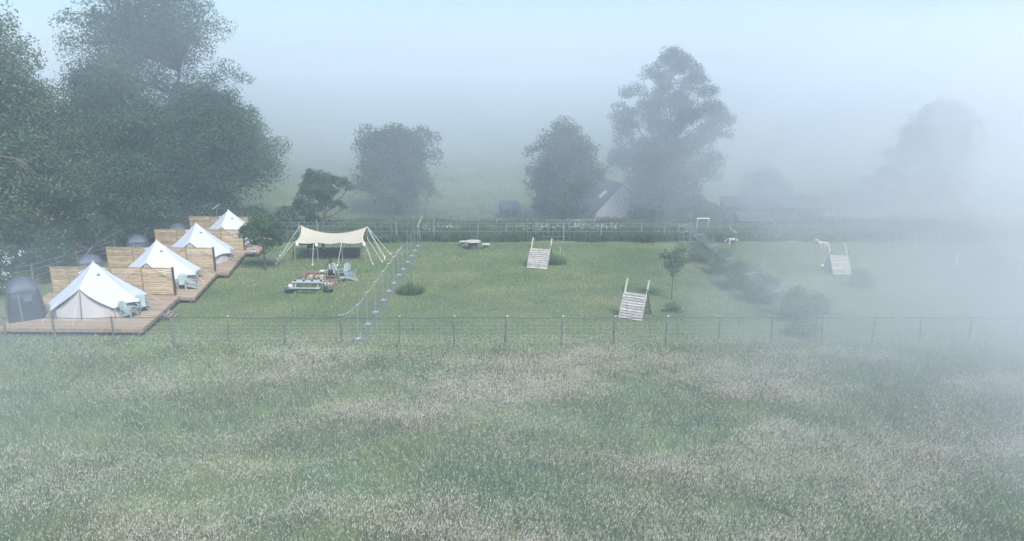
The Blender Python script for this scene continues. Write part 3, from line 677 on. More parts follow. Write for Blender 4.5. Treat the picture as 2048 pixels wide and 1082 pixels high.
for u, p in ((0., front(0)), (.35, front(.325)), (.66, front(.675)), (1., front(1)), (0, back(0)), (1, back(1)), (.5, back(.5)), (.25, back(.25)), (.75, back(.75))):
    mb = MB(); mb.tube([(p.x, p.y, 0), (p.x, p.y, p.z - .03)], .03, 6); mb.build('pole', mat('grey_pole', (.25, .24, .2), .6, .1), e)
anch = [(front(0), (552, 529)), (front(0) + Vector((0, .4, .3)), (555, 520)), (back(0), (560, 513)), (front(.275), (625, 531)), (front(.675), (675, 532)), (front(1), (746, 530)), (front(1) + Vector((.1, .5, .3)), (765, 525)), (front(1) + Vector((.1, 1.2, .8)), (769, 519)), (back(1), (770, 515)), (back(1), (781, 509))]
for p, (px, py) in anch:
    q = P(px, py) - org; mb = MB(); mb.tube([p, q], .018, 5); mb.build('guy_rope', rope, e)
    mb = MB(); d = (p - q).normalized(); mb.tube([q + Vector((0, 0, -.02)), q + Vector((0, 0, .16))], [.07, .045], 6); mb.build('peg', rope, e)
for u in (0.02, .3, .985):
    p = front(u) + Vector((.1, -.05, -.1)); mb = MB(); mb.lathe([(.02, .1), (.1, .05), (.15, -.1), (.11, -.26), (.03, -.3)], p, 10); mb.build('tie_ball', mat('sail_white', (.6, .62, .58), .7, .05), e, True)
# counter and things beneath the canopy
e = empty('bar_counter', (P(672, 521).x, 58.6, 0), R(-1), 'long dark plank counter under the cream canopy', 'counter')
for k in range(4): mb = MB(); mb.box((0, -.02 * (k % 2), .1 + k * .165), (3.5 - .1 * (k % 2), .06, .14)); mb.build('front_board', dark_wood, e)
mb = MB(); mb.box((0, .35, .75), (3.7, .85, .06)); mb.build('countertop', mat('dark_top', (.09, .075, .07), .7, .3, 3), e)
for s in (-1, 1):
    mb = MB(); mb.box((s * 1.68, .4, .36), (.1, .7, .72)); mb.build('side_panel', dark_wood, e)
e = empty('wooden_crate', (P(647, 500).x - .1, 59.2, .78), 0, 'dark wooden box standing on the left of the bar counter', 'crate')
mb = MB()
for k in range(4): mb.box((0, -.22, .07 + k * .125), (.78, .03, .11)); mb.box((0, .22, .07 + k * .125), (.78, .03, .11))
mb.build('slat', dark_wood, e); 
mb = MB(); mb.box((-.37, 0, .25), (.04, .41, .5)); mb.box((.37, 0, .25), (.04, .41, .5)); mb.box((0, 0, .01), (.7, .41, .02)); mb.build('frame', mat('red_box', (.13, .075, .07), .8, .2), e)
e = empty('gas_lantern', (P(666, 500).x, 58.9, .78), 0, 'dark lantern with a pale base on the middle of the bar counter', 'lantern')
mb = MB(); mb.lathe([(.13, 0), (.13, .06), (.05, .1)], n=12); mb.build('base', rope, e)
mb = MB(); mb.lathe([(.1, .1), (.12, .3), (.1, .42)], n=12); mb.build('glass', mat('smoky_glass', (.15, .17, .16), .2, .1), e, True)
mb = MB(); mb.lathe([(.14, .42), (.08, .5), (.02, .53)], n=12); mb.tube([(-.12, 0, .4), (-.1, 0, .62), (.1, 0, .62), (.12, 0, .4)], .012, 4); mb.build('cap', dark_wood, e)
for px, lab in ((602, 'dark folding easel stand under the left end of the canopy'), (708, 'pale folding trestle at the right end of the bar counter')):
    e = empty('folding_stand', P(px, 513), .2, lab, 'stand'); m = dark_wood if px < 650 else weather; w_ = .55 if px < 650 else .35
    hh = 1.5 if px < 650 else .8
    for s in (-1, 1):
        for q in (-1, 1): mb = MB(); mb.bar((s * w_ * 1.15, q * .35, 0), (s * w_, -q * .05, hh), .05); mb.build('leg', m, e)
    mb = MB(); mb.box((0, 0, hh * .72), (w_ * 2.1, .3, .05)); mb.build('shelf', m, e)
# ------------------------------------------------------------ fire place and picnic table
brown = mat('brown_pallet', (.25, .15, .105), .8, .3, 4)
pc = P(634, 553); e = empty('wooden_platform', (pc.x + .0, pc.y, 0), R(-4), 'low brown plank platform behind the firewood', 'platform')
for k in range(7): mb = MB(); mb.box((-1.05 + k * .17, .25, .2), (.14, 1.55, .03)); mb.build('plank', brown, e)
mb = MB(); mb.box((.2, -.45, .195), (2.9, .13, .03)); mb.box((.75, -.62, .195), (1.7, .16, .03)); mb.build('edge_plank', brown, e)
mb = MB(); mb.box((.2, -.52, .09), (2.8, .05, .17)); mb.box((-1.05, .25, .09), (.06, 1.4, .17)); mb.box((-.05, .25, .09), (.06, 1.4, .17)); mb.build('bearer', brown, e)
rust = mat('rusty_steel', (.16, .075, .045), .8, .4, 8)
lc = P(631, 571); e = empty('firewood_rack', (lc.x, lc.y + .3, 0), R(-2), 'rusty open frame rack full of split firewood behind the picnic table', 'rack')
for s in (-1, 1):
    for q in (-.3, .3): mb = MB(); mb.box((s * .68, q, .38), (.06, .06, .76)); mb.build('leg', rust, e)
mb = MB(); mb.box((0, .3, .76), (1.42, .05, .06)); mb.box((0, -.3, .1), (1.3, .05, .05)); mb.box((0, .3, .1), (1.3, .05, .05)); mb.box((-.68, 0, .78), (.06, .6, .04)); mb.build('rail', rust, e)
logc = [mat('split_log_pale', (.52, .40, .27), .9, .2, 5), mat('split_log_dark', (.2, .13, .09), .9, .3, 5)]
def log_mb(r, L, M, c):
    mb = MB(); a = random.random() * 6; tri = [(math.cos(a + t) * r * random.uniform(.7, 1.1), math.sin(a + t) * r * random.uniform(.7, 1.1)) for t in (0, 1.1, 2.2, 3.4, 4.7)]
    vs = [M @ Vector((x, y, s * L / 2)) + Vector(c) for s in (-1, 1) for x, y in tri]; n = 5
    mb.add(vs, [tuple(range(n))[::-1], tuple(range(n, 2 * n))] + [(i, (i + 1) % n, n + (i + 1) % n, n + i) for i in range(n)]); return mb
for k in range(64):
    M = Matrix.Rotation(R(90) + random.uniform(-.35, .35), 3, 'X') @ Matrix.Rotation(random.uniform(-.5, .5), 3, 'Y')
    lay = k // 13; o = log_mb(random.uniform(.06, .1), random.uniform(.28, .4), M, (-.58 + (k % 13) * .097, lc.y * 0 + random.choice((-.12, .05)) + .04, .17 + lay * .115 + random.uniform(-.02, .02))).build('firewood_log', logc[random.random() < .4], None)
    o.location = (lc.x, lc.y + .3, 0); tag(o, 'split log stacked in the rusty firewood rack', 'log', 'firewood in the rusty rack')
# fire box, tripod, pot
fc = P(663, 570); e = empty('fire_box', (fc.x, fc.y + .15, 0), 0, 'low reddish brick fire box under the hanging pot', 'fire pit')
brick = mat('fire_brick', (.28, .12, .085), .9, .35, 7)
for k, (x, y, a, b) in enumerate(((0, -.3, .75, .1), (0, .3, .75, .1), (-.33, 0, .09, .5), (.33, 0, .09, .5))): mb = MB(); mb.box((x, y, .15), (a, b, .3)); mb.build('side_wall', brick, e)
mb = MB(); mb.box((0, -.33, .315), (.8, .2, .03)); mb.build('lip', brown, e)
tp = P(663, 556); e = empty('cooking_tripod', (tp.x, tp.y - .1, 0), 0, 'tall black cooking tripod over the fire box', 'tripod')
blk = mat('black_iron', (.02, .02, .022), .5, .2)
for a in (R(205), R(335), R(90)):
    mb = MB(); mb.tube([(.72 * math.cos(a), .72 * math.sin(a), 0), (-.03 * math.cos(a), -.03 * math.sin(a), 1.62)], .024, 6); mb.build('leg', blk, e)
mb = MB(); mb.tube([(0, 0, 1.55), (0, 0, .72)], .012, 4); mb.tube([(-.08, 0, 1.6), (.08, 0, 1.72)], .02, 5); mb.tube([(.08, 0, 1.6), (-.08, 0, 1.72)], .02, 5); mb.build('chain', blk, e)
e = empty('cooking_pot', (tp.x, tp.y - .1, .34), 0, 'black pot hanging from the cooking tripod', 'pot')
mb = MB(); mb.lathe([(.14, 0), (.17, .03), (.18, .3), (.17, .33)], n=16); mb.build('body', blk, e, True)
mb = MB(); mb.tube([(-.17, 0, .3), (-.08, 0, .42), (.08, 0, .42), (.17, 0, .3)], .01, 4); mb.build('handle', blk, e)
grey_t = mat('grey_green_wood', (.34, .40, .385), .75, .15, 4)
pt = P(613, 587); e = empty('picnic_table', (pt.x, pt.y + .55, 0), R(-2), 'grey green picnic table with benches on the lawn', 'picnic table')
mb = MB()
for k in range(5): mb.box((0, -.32 + k * .16, .74), (2.15, .145, .035))
mb.build('tabletop', grey_t, e)
for s in (-1, 1): mb = MB(); mb.box((0, s * .72, .44), (2.15, .24, .04)); mb.build('bench', grey_t, e)
for s in (-1, 1):
    mb = MB(); mb.bar((s * .78, -.62, 0), (s * .78, -.2, .72), .045, .09); mb.bar((s * .78, .62, 0), (s * .78, .2, .72), .045, .09); mb.build('leg', grey_t, e)
    mb = MB(); mb.box((s * .83, 0, .38), (.045, 1.6, .09)); mb.bar((s * .75, 0, .38), (s * .3, 0, .7), .04, .07); mb.build('brace', grey_t, e)
for k, (x, lab) in enumerate(((-.92, 'leftmost small black lantern on the picnic table'), (-.28, 'second small black lantern from the left on the picnic table'), (.3, 'third small black lantern from the left on the picnic table'), (.95, 'rightmost small black lantern on the picnic table'))):
    e = empty('table_lantern', (pt.x + x, pt.y + .5 - x * .035, .758), 0, lab, 'lantern', 'black lanterns on the picnic table')
    mb = MB(); mb.lathe([(.07, 0), (.07, .1), (.05, .14)], n=10); mb.build('body', blk, e, True); mb = MB(); mb.lathe([(.04, .14), (.045, .17), (.03, .2)], n=10); mb.build('top', canvas, e, True)
a = P(577, 587); e = empty('planter_tub', a + Vector((.1, .2, 0)), 0, 'dark round planter tub left of the picnic table with a white pot on top', 'planter')
mb = MB(); mb.lathe([(.34, 0), (.4, .32), (.43, .34), (.38, .35)], n=18); mb.build('tub', mat('tub_dark', (.1, .11, .11), .7, .3), e, True)
o = tuft(a + Vector((.1, .2, 0)), .01, .01, 3, 'x'); bpy.data.objects.remove(o)
mb = MB(); mb.lathe([(.05, .34), (.15, .38), (.19, .48), (.14, .6), (.05, .63)], n=12); mb.build('white_cushion', canvas, e, True)
a = P(656, 586); e = empty('planter_tub', a + Vector((0, .2, 0)), 0, 'round planter of white flowers right of the picnic table', 'planter')
mb = MB(); mb.lathe([(.3, 0), (.36, .28), (.39, .3), (.34, .31)], n=18); mb.build('tub', MATS['tub_dark'], e, True)
leaf_cloud('foliage', [((0, 0, .4), (.42, .4, .2))], 900, .07, LM['shrub'], e, 7)
g6 = np.random.default_rng(4); pts = np.c_[g6.normal(0, .24, 70), g6.normal(0, .2, 70), .5 + g6.random(70) * .18]
o = flowers('blossom', pts, None, .025); o.parent = e
for k in ('category', 'label', 'kind'):
    if k in o: del o[k]

# ------------------------------------------------------------ fences
post_m = mat('fence_post', (.14, .135, .12), .9, .35, 5, .3, 20); wire_m = mat('fence_wire', (.07, .075, .08), .6, .2); white_m = mat('white_plastic', (.75, .77, .78), .5, .05)
wire_g = mat('dull_pole', (.3, .34, .35), .7, .1); foot_m = mat('grey_foot', (.34, .37, .38), .7, .1)
tape = mat('pale_wire', (.35, .38, .4), .6, .1)
def netting(mb, a, b, h, dx, dz, r, z0=0.05):     # square wire netting between two points
    a = Vector(a); b = Vector(b); L = (b - a).length; n = max(1, int(L / dx)); off = Vector((0, .02, 0))
    for k in range(n):
        p = a + (b - a) * (k / n) + off; mb.tube([p + Vector((0, 0, z0)), p + Vector((0, 0, h))], r, 3, False)
    k = z0
    while k < h - .01: mb.tube([a + off + Vector((0, 0, k)), b + off + Vector((0, 0, k))], r, 3, False); k += dz
FP = [5, 103, 222, 342, 454, 567, 680, 798, 907, 1012, 1124, 1229, 1334, 1441, 1547, 1648, 1751, 1845, 1945, 2040]
FY = 36.3
e = empty('front_fence', (0, FY, 0), 0, 'long wire netting fence on rough posts between meadow and lawn', 'fence')
tops = []
for k, px in enumerate(FP):
    x = (px - 1024) / F * math.hypot(FY, 12) * .998 * 1.0; q = Q(px, 633, FY); h = q.z; lx = random.uniform(-.10, .10); x = q.x
    r = random.uniform(.04, .062) * (1.25 if k in (2, 3, 1) else 1)
    mb = MB(); mb.tube([(x - lx * .3 - (.12 if k in (7, 9) else 0), 0, -.2), (x - lx * .2, random.uniform(-.04, .04), h * .4), (x + random.uniform(-.03, .03), 0, h * .75), (x, 0, h)], [r * 1.15, r * 1.05, r, r * .85], 7)
    mb.build('post', post_m, e, True); tops.append(Vector((x, -.05, h - .03)))
    if k >= 7 or k in (4,):
        mb = MB(); mb.bar((x, 0, h - .03), (x + random.uniform(.06, .14), 0, h + .06), .04)
        if k >= 13: mb.bar((x, 0, h - .04), (x - random.uniform(.25, .4), .05, h + random.uniform(.1, .2)), .03)
        mb.build('bracket', white_m if k < 13 else tape, e)
pts = []
for a, b in zip(tops[:-1], tops[1:]):
    sg = random.uniform(.02, .09)
    for i in range(6): t = i / 6; pts.append(a * (1 - t) + b * t - Vector((0, 0, sg * 4 * t * (1 - t))))
mb = MB(); mb.tube([tops[0] + Vector((-3, 0, 0))] + pts + [tops[-1], tops[-1] + Vector((3, 0, 0))], .022, 5, False); mb.build('top_rope', wire_m, e)
mb = MB(); netting(mb, (tops[0].x - 2, 0, 0), (tops[-1].x + 3, 0, 0), 1.55, .3, .22, .0035); mb.build('wire_netting', tape, e)

# back fence
e = empty('back_fence', (0, 66, 0), 0, 'thin post and wire fence along the back of the lawn', 'fence')
BP = [(597, 442), (633, 440), (792, 443), (868, 440), (955, 446), (1013, 446), (1072, 446), (1128, 445), (1202, 446), (1283, 443), (1330, 446), (1383, 442), (1460, 446), (1560, 450), (1660, 455), (1745, 460), (1828, 465), (1880, 467), (1930, 469), (1990, 472), (2045, 473)]
prev = None
for px, py in BP:
    q = Q(px, py + random.uniform(-2, 2), 66); mb = MB(); mb.tube([(q.x, 0, -.2), (q.x + random.uniform(-.05, .05), 0, q.z)], [.04, .03], 6); mb.build('post', wire_g, e)
    if random.random() < .6: mb = MB(); mb.bar((q.x, 0, q.z - .02), (q.x + .1, 0, q.z + .1), .04); mb.build('cap', tape, e)
mb = MB()
for hgt in (.5, 1.0, 1.5, 1.85): mb.tube([(Q(480, 445, 66).x, -.04, hgt), (Q(2120, 475, 66).x, -.04, hgt - (.3 if hgt > 1.6 else .1))], .012, 3, False)
for k in range(150): x = -24 + k * .5; mb.tube([(x, -.04, .05), (x, -.04, 1.8)], .005, 3, False)
mb.build('wire', wire_g, e)
# woodland fence behind the decks
e = empty('woodland_fence', (-33, 46, 0), 0, 'sagging wire fence with short posts along the woodland, behind the decks', 'fence')
W = [(-36.2, 43.4), (-33.6, 47.6), (-33.0, 51.8), (-32.7, 56.4), (-32.5, 61), (-32.3, 65.4), (-32.0, 69.0)]
tp_ = []
for x, y in W: mb = MB(); mb.tube([(x + 33, y - 46, -.1), (x + 33, y - 46, 2.1)], .05, 6); mb.build('post', weather, e); tp_.append(Vector((x + 33, y - 46, 2.0)))
mb = MB()
for dz in (0, -.35, -.8, -1.3): mb.tube([p + Vector((0, 0, dz + random.uniform(-.08, .05))) for p in tp_], .008, 4, False)
mb.build('wire', tape, e)
# net fence across the lawn
NB = [(701.7, 677), (718, 648), (738, 624), (755, 600), (768, 582), (780, 566), (790, 550), (802, 538), (809, 524), (817, 512), (825, 501), (832, 492)]
e = empty('net_fence', (-8.8, 37.7, 0), 0, 'fine blue net fence on thin poles with round white feet, running back across the lawn', 'fence')
bp_ = []
for k, (px, py) in enumerate(NB):
    q = P(px, py); q.x = -8.75; l = q - Vector((-8.8, 37.7, 0)); bp_.append(l)
    mb = MB(); mb.tube([l, l + Vector((random.uniform(-.04, .04), 0, 2.0))], .014, 5); mb.build('pole', wire_g, e)
    mb = MB(); mb.lathe([(.24, 0), (.24, .03), (.08, .05), (.04, .1)], l, 16); mb.build('foot', foot_m, e, True)
blue_net = netmat('blue_net', (.12, .19, .28), .10); blue_skirt = netmat('blue_skirt', (.14, .19, .28), .2)
mb = MB(); vs = []; 
for l in bp_: vs += [l + Vector((.02, 0, .03)), l + Vector((.02, 0, 1.9))]
mb.add(vs, [(2 * i, 2 * i + 2, 2 * i + 3, 2 * i + 1) for i in range(len(bp_) - 1)]); mb.build('net', blue_net, e)
mb = MB(); vs = []
for i in range(60):
    y = -.9 + i * .46; o_ = .12 * math.sin(i * .9) + .06 * math.sin(i * 2.3); vs += [Vector((.08 + o_ * .3, y, .05)), Vector((.30 + o_, y, .16 + .05 * math.sin(i * 1.7))), Vector((.62 + o_, y, .06))]
mb.add(vs, [f for i in range(59) for f in ((3 * i, 3 * i + 1, 3 * i + 4, 3 * i + 3), (3 * i + 1, 3 * i + 2, 3 * i + 5, 3 * i + 4))]); mb.build('net_skirt', blue_skirt, e)
mb = MB(); mb.tube([bp_[-1] + Vector((.15, .3, 0)), bp_[-1] + Vector((.1, .3, 2.4))], .06, 6); mb.build('end_post', weather, e)
mb = MB(); mb.bar(bp_[-1] + Vector((.0, .25, 1.75)), bp_[-1] + Vector((.42, .3, 2.75)), .13, .06); mb.build('sign_board', pale_wood, e)
# string of lights
e = empty('light_string', (-8.9, 37, 0), 0, 'string of little white festoon bulbs hung along the net fence', 'string lights')
A = [(-9.4, 36.3, 1.9)] + [(-8.76, P(*NB[i]).y, 2.02) for i in range(0, 8)] + [(-10.2, 57, .7)]
mb = MB(); bb = []; 
for a, b in zip(A[:-1], A[1:]):
    a = Vector(a); b = Vector(b)
    for i in range(8): t = i / 8; bb.append(a * (1 - t) + b * t - Vector((8.9 * -1, 37, .14 * 4 * t * (1 - t))))
mb.tube(bb, .008, 4, False); mb.build('cable', wire_m, e)
for p in bb: mb = MB(); mb.lathe([(.012, .02), (.026, 0), (.022, -.03), (.006, -.045)], p - Vector((0, 0, .03)), 8); mb.build('bulb', white_m, e, True)

# blue net run on the right
e = empty('net_run', (16.6, 41.3, 0), 0, 'double blue net fence on posts between the two dog fields', 'fence')
PY = [0, 4.6, 9.2, 13.8, 18.4, 23.4]
for y in PY:
    mb = MB(); mb.bar((0, y, -.1), (0, y, 1.95), .07); mb.build('post', weather, e)
    mb = MB(); mb.bar((0, y, 1.93), (-.8, y, 1.75), .03); mb.build('arm', tape, e)
N = 40; vs = []; fs = []
for i in range(N + 1):
    y = 23.4 * i / N; sg = .12 * abs(math.sin(math.pi * y / 4.6)); vs += [(.0, y, .05), (.0, y, 1.93 - sg * .5), (-.8, y, 1.75 - sg)]
for i in range(N): fs += [(3 * i, 3 * i + 3, 3 * i + 4, 3 * i + 1), (3 * i + 1, 3 * i + 4, 3 * i + 5, 3 * i + 2)]
mb = MB(); mb.add(vs, fs); mb.build('net', netmat('run_net', (.14, .22, .31), .17), e)
mb = MB()
for hgt in (.5, 1, 1.5, 1.93): mb.tube([(.02, 0, hgt), (.02, 23.4, hgt)], .01, 3, False)
mb.tube([(-.8, 0, 1.75), (-.8, 23.4, 1.75)], .012, 3, False); mb.build('wire', tape, e)
mb = MB(); mb.bar((-.05, 23.2, 1.8), (.7, 20.9, .05), .06); mb.build('brace', weather, e)

# stakes
for i, (px, py, h, r, lab) in enumerate([(819, 588, 1.25, .05, 'short pale stake in the dark round grass tuft'), (1119, 523, 1.25, .03, 'thin pale stake right of the left ramp'), (1126, 522, .7, .025, 'shorter thin stake in the tuft right of the left ramp'),
        (828, 585, 1.6, .016, 'very thin leaning cane beside the short pale stake'), (1437, 478, 1.3, .03, 'thin stake behind the blue net run'), (1355, 481, 1.7, .03, 'thin post left of the blue net run')]):
    mb = MB(); mb.tube([(0, 0, -.1), (.03, 0, h * .5), (.06, 0, h)], [r, r, r * .8], 6); o = mb.build('stake', tape if r < .04 else weather); o.location = P(px, py); tag(o, lab, 'stake', 'stakes standing in the field')
mb = MB(); mb.bar((-.9, 0, .15), (1.0, 0, .95), .07); o = mb.build('fallen_pole', tape); o.location = P(1353, 481); tag(o, 'pale pole leaning low by the back fence left of the blue net', 'pole')
# gate frame and post near shelter
e = empty('gate_frame', Q(1404, 470, 67.5), 0, 'white goal-like gate frame behind the blue net run', 'gate'); e.location.z = 0
for s in (-.55, .55): mb = MB(); mb.box((s, 0, .97), (.08, .08, 1.95)); mb.build('post', tape, e)
mb = MB(); mb.box((0, 0, 1.98), (1.25, .09, .08)); mb.build('crossbar', white_m, e)
b = P(1469, 503); e = empty('forked_post', b, 0, 'pale post with a slanting arm in front of the brown and white dog', 'post')
mb = MB(); mb.tube([(0, 0, -.1), (0, 0, 1.75)], .06, 7); mb.build('upright', weather, e); mb = MB(); mb.bar((.05, -.07, 1.7), (-.6, -.1, 2.2), .07); mb.build('arm', tape, e)
mb = MB(); mb.tube([(-.2, .3, 0), (-.2, .3, 1.8)], .045, 6); mb.build('upright', weather, e)

# ------------------------------------------------------------ round table and stools
rt = mat('pale_tabletop', (.42, .41, .37), .7, .15, 4)
def round_thing(name, loc, r, h, rl, label, cat, group=None):
    e = empty(name, loc, 0, label, cat, group)
    mb = MB(); mb.lathe([(r * .98, h - .05), (r, h - .04), (r, h - .01), (r * .98, h)], n=28); mb.build('tabletop' if cat == 'table' else 'seat', rt, e)
    mb = MB(); mb.lathe([(rl * 1.2, 0), (rl * 1.2, .05), (rl, .06), (rl, h - .05)], n=18); mb.build('drum', dark_wood if cat == 'table' else weather, e, True)
q = P(946, 498); round_thing('round_table', q, .72, .74, .42, 'round pale-topped table on a drum base in the dog field', 'table')
round_thing('round_stool', P(926, 493), .36, .5, .18, 'round stool left of the round table', 'stool', 'round stools by the round table')
round_thing('round_stool', P(972, 498), .42, .47, .2, 'round stool right of the round table', 'stool', 'round stools by the round table')

# ------------------------------------------------------------ ramps
rail_m = mat('ramp_grey', (.42, .40, .37), .8, .2, 5); ramp_m = mat('ramp_slat', (.45, .42, .385), .8, .25, 4, attr=True)
def make_ramp(loc, rz, w_, d, hh, label, ext):
    e = empty('agility_ramp', loc, rz, label, 'ramp', 'slatted A-frame dog ramps')
    for sgn, nm in ((-1, 'front_panel'), (1, 'rear_panel')):
        mb = MB(); n = 10; foot = Vector((0, sgn * d, .02)); top = Vector((0, 0, hh)); dr = (top - foot); Ln = dr.length; M = Matrix.Rotation(math.atan2(dr.z, dr.y), 3, 'X')
        for k in range(n):
            kk = random.uniform(.8, 1.15); mb.tint = (kk, kk, kk); c = foot + dr * ((k + .5) / n)
            for s in (-1, 1): mb.box(c + Vector((s * w_ * .25, 0, 0)) + (M @ Vector((0, 0, .03))) * (1 if sgn < 0 else -1), (w_ * .485, Ln / n * .74, .022), M=M)
        pn = mb.build(nm, ramp_m, e, tint=True)
        mb = MB()
        for x in (-.48, 0, .48): mb.bar(foot + Vector((x * w_, 0, 0)), top + Vector((x * w_, 0, 0)), .05, .06)
        mb.build('bearer', rail_m, pn)
    for s in (-1, 1):
        mb = MB(); mb.bar(Vector((s * w_ * .46, -.03, hh * .9)), Vector((s * w_ * .46, ext * d / hh, hh + ext)), .085, .07); mb.build('upright', pale_wood, e)
        mb = MB(); mb.bar(Vector((s * w_ * .52, d, .0)), Vector((s * w_ * .52, -ext * .45 * d / hh, hh + ext * .5)), .045); mb.build('brace', dark_wood, e)
    return e
def ramp_at(pa, pb, d, hh, label, ext=.8):
    a, b = P(*pa), P(*pb); v = b - a; c = (a + b) / 2; rz = math.atan2(v.y, v.x); off = Matrix.Rotation(rz, 3, 'Z') @ Vector((0, d, 0))
    return make_ramp(c + off, rz, v.length, d, hh, label, ext)
ramp_at((1053, 536), (1094, 539.5), .95, 1.45, 'slatted A-frame ramp on the left, near the round table')
ramp_at((1236, 636), (1283, 643.5), .85, 1.5, 'nearest slatted A-frame ramp, tilted, just inside the front fence')
ramp_at((1659, 549), (1699, 551), .9, 1.35, 'slatted A-frame ramp on the right in the mist').rotation_euler.z += R(14)
mb = MB(); mb.lathe([(.02, 0), (.12, .03), (.16, .12), (.1, .2), (.02, .22)], n=14); o = mb.build('feed_bowl', white_m, None, True); o.location = P(1643, 533); o.rotation_euler = (.5, .6, 0); tag(o, 'small white bowl lying left of the right hand ramp', 'bowl')

# ------------------------------------------------------------ dogs
def make_dog(loc, rz, m, label, pose):
    # local: nose towards -X
    J = [((.28, 0, .56), .115), ((0, 0, .56), .105), ((-.26, 0, .57), .125), ((-.42, 0, .70), .075), ((-.50, 0, .80), .07), ((-.60, 0, .80), .06), ((-.72, 0, .76), .035)]
    if pose == 'sniff': J[3:] = [((-.42, 0, .60), .085), ((-.52, 0, .50), .075), ((-.60, 0, .40), .06), ((-.66, 0, .30), .035)]
    E = [(i, i + 1) for i in range(6)]
    st = .1 if pose == 'walk' else .02
    for s in (-1, 1):
        f = st * s * 1.5; k = len(J); J += [((-.27, s * .085, .48), .07), ((-.25 - f * .5, s * .09, .30), .042), ((-.27 - f * 1.4, s * .09, .15), .032), ((-.29 - f * 1.7, s * .09, .02), .034)]; E += [(2, k), (k, k + 1), (k + 1, k + 2), (k + 2, k + 3)]
        k = len(J); J += [((.28, s * .085, .48), .085), ((.22 + f, s * .1, .33), .055), ((.36 + f, s * .1, .2), .034), ((.33 + f * 1.4, s * .1, .02), .034)]; E += [(0, k), (k, k + 1), (k + 1, k + 2), (k + 2, k + 3)]
    k = len(J); J += [((.42, 0, .57), .035), ((.56, 0, .44), .028), ((.62, 0, .30), .018)]; E += [(0, k), (k, k + 1), (k + 1, k + 2)]
    hd = 4; hp = Vector(J[4][0])
    for s in (-1, 1): k = len(J); J += [(tuple(hp + Vector((.05, s * .055, .07))), .025), (tuple(hp + Vector((.07, s * .075, .14))), .012)]; E += [(4, k), (k, k + 1)]
    me = bpy.data.meshes.new('dog'); me.from_pydata([j[0] for j in J], E, []); me.materials.append(m)
    o = bpy.data.objects.new('dog', me); COL.objects.link(o)
    md = o.modifiers.new('skin', 'SKIN'); md.use_smooth_shade = True
    for i, (_, r) in enumerate(J): me.skin_vertices[0].data[i].radius = (r, r)
    me.skin_vertices[0].data[1].use_root = True
    o.modifiers.new('sub', 'SUBSURF').levels = 2; o.modifiers['sub'].render_levels = 2
    o.location = loc; o.rotation_euler = (0, 0, rz); o.scale = (1.12,) * 3
    return tag(o, label, 'dog')
patch = mat('patched_fur', (.72, .70, .66), .9, .1, 2.2, col2=(.14, .08, .05)); tan = mat('tan_fur', (.50, .44, .36), .9, .12, 4)
q = P(1464, 492); make_dog(q, R(5), patch, 'brown and white dog with lowered head behind the forked post', 'sniff')
make_dog(P(1644, 499), R(4), tan, 'pale tan dog walking left behind the right hand ramp', 'walk')

# ------------------------------------------------------------ far buildings and walls
stone = mat('rubble_stone', (.66, .64, .60), .95, .2, 5, .8, 6, col2=(.34, .33, .31)); slate = mat('slate_roof', (.05, .06, .075), .7, .2, 2, .3, 6)
corr = mat('corrugated_iron', (.09, .11, .13), .5, .2, 1.5, metal=.2)
ap = Q(1243, 366, 80); hx, hz_ = ap.x, ap.z
e = empty('stone_house', (hx, 80, 0), R(17), 'small stone house with slate roof between the two field trees', 'house')
wd, ln, ev = 3.1, 7., hz_ - 3.1
mb = MB(); vs = [(-wd, 0, -.3), (wd, 0, -.3), (wd, 0, ev), (0, 0, hz_ - .1), (-wd, 0, ev)]; vs += [(x, ln, z) for x, y, z in vs]
mb.add(vs, [(0, 1, 2, 3, 4), (9, 8, 7, 6, 5), (0, 4, 9, 5), (1, 6, 7, 2)]); mb.build('wall', stone, e)
rf = None
for s in (-1, 1):
    mb = MB(); dx = s * (wd + .25); zz = ev - .24; n_ = 12
    vs = [(0, -.25, hz_ + .02), (0, ln + .25, hz_ + .02), (dx, ln + .25, zz + .02), (dx, -.25, zz + .02)]; vs += [(x, y, z - .14) for x, y, z in vs]
    mb.add(vs, [(0, 1, 2, 3), (7, 6, 5, 4), (0, 3, 7, 4), (1, 5, 6, 2), (2, 6, 7, 3), (0, 4, 5, 1)]); rf = mb.build('roof', slate, e) if s > 0 else (lambda r_: r_)(mb.build('roof', slate, e))
    if s < 0:
        M = Matrix.Rotation(-math.atan2(2.9, wd), 3, 'Y'); mb = MB(); c = Vector((-1.5, 1.7, hz_ - 1.5 + .08)); mb.box(c, (1.1, .8, .06), M=M); mb.build('skylight', mat('skylight_glass', (.75, .8, .85), .2, .05), rf)
mb = MB(); mb.box((0, ln - .6, hz_ + .5), (.8, .6, 1.2)); mb.build('chimney', stone, e)


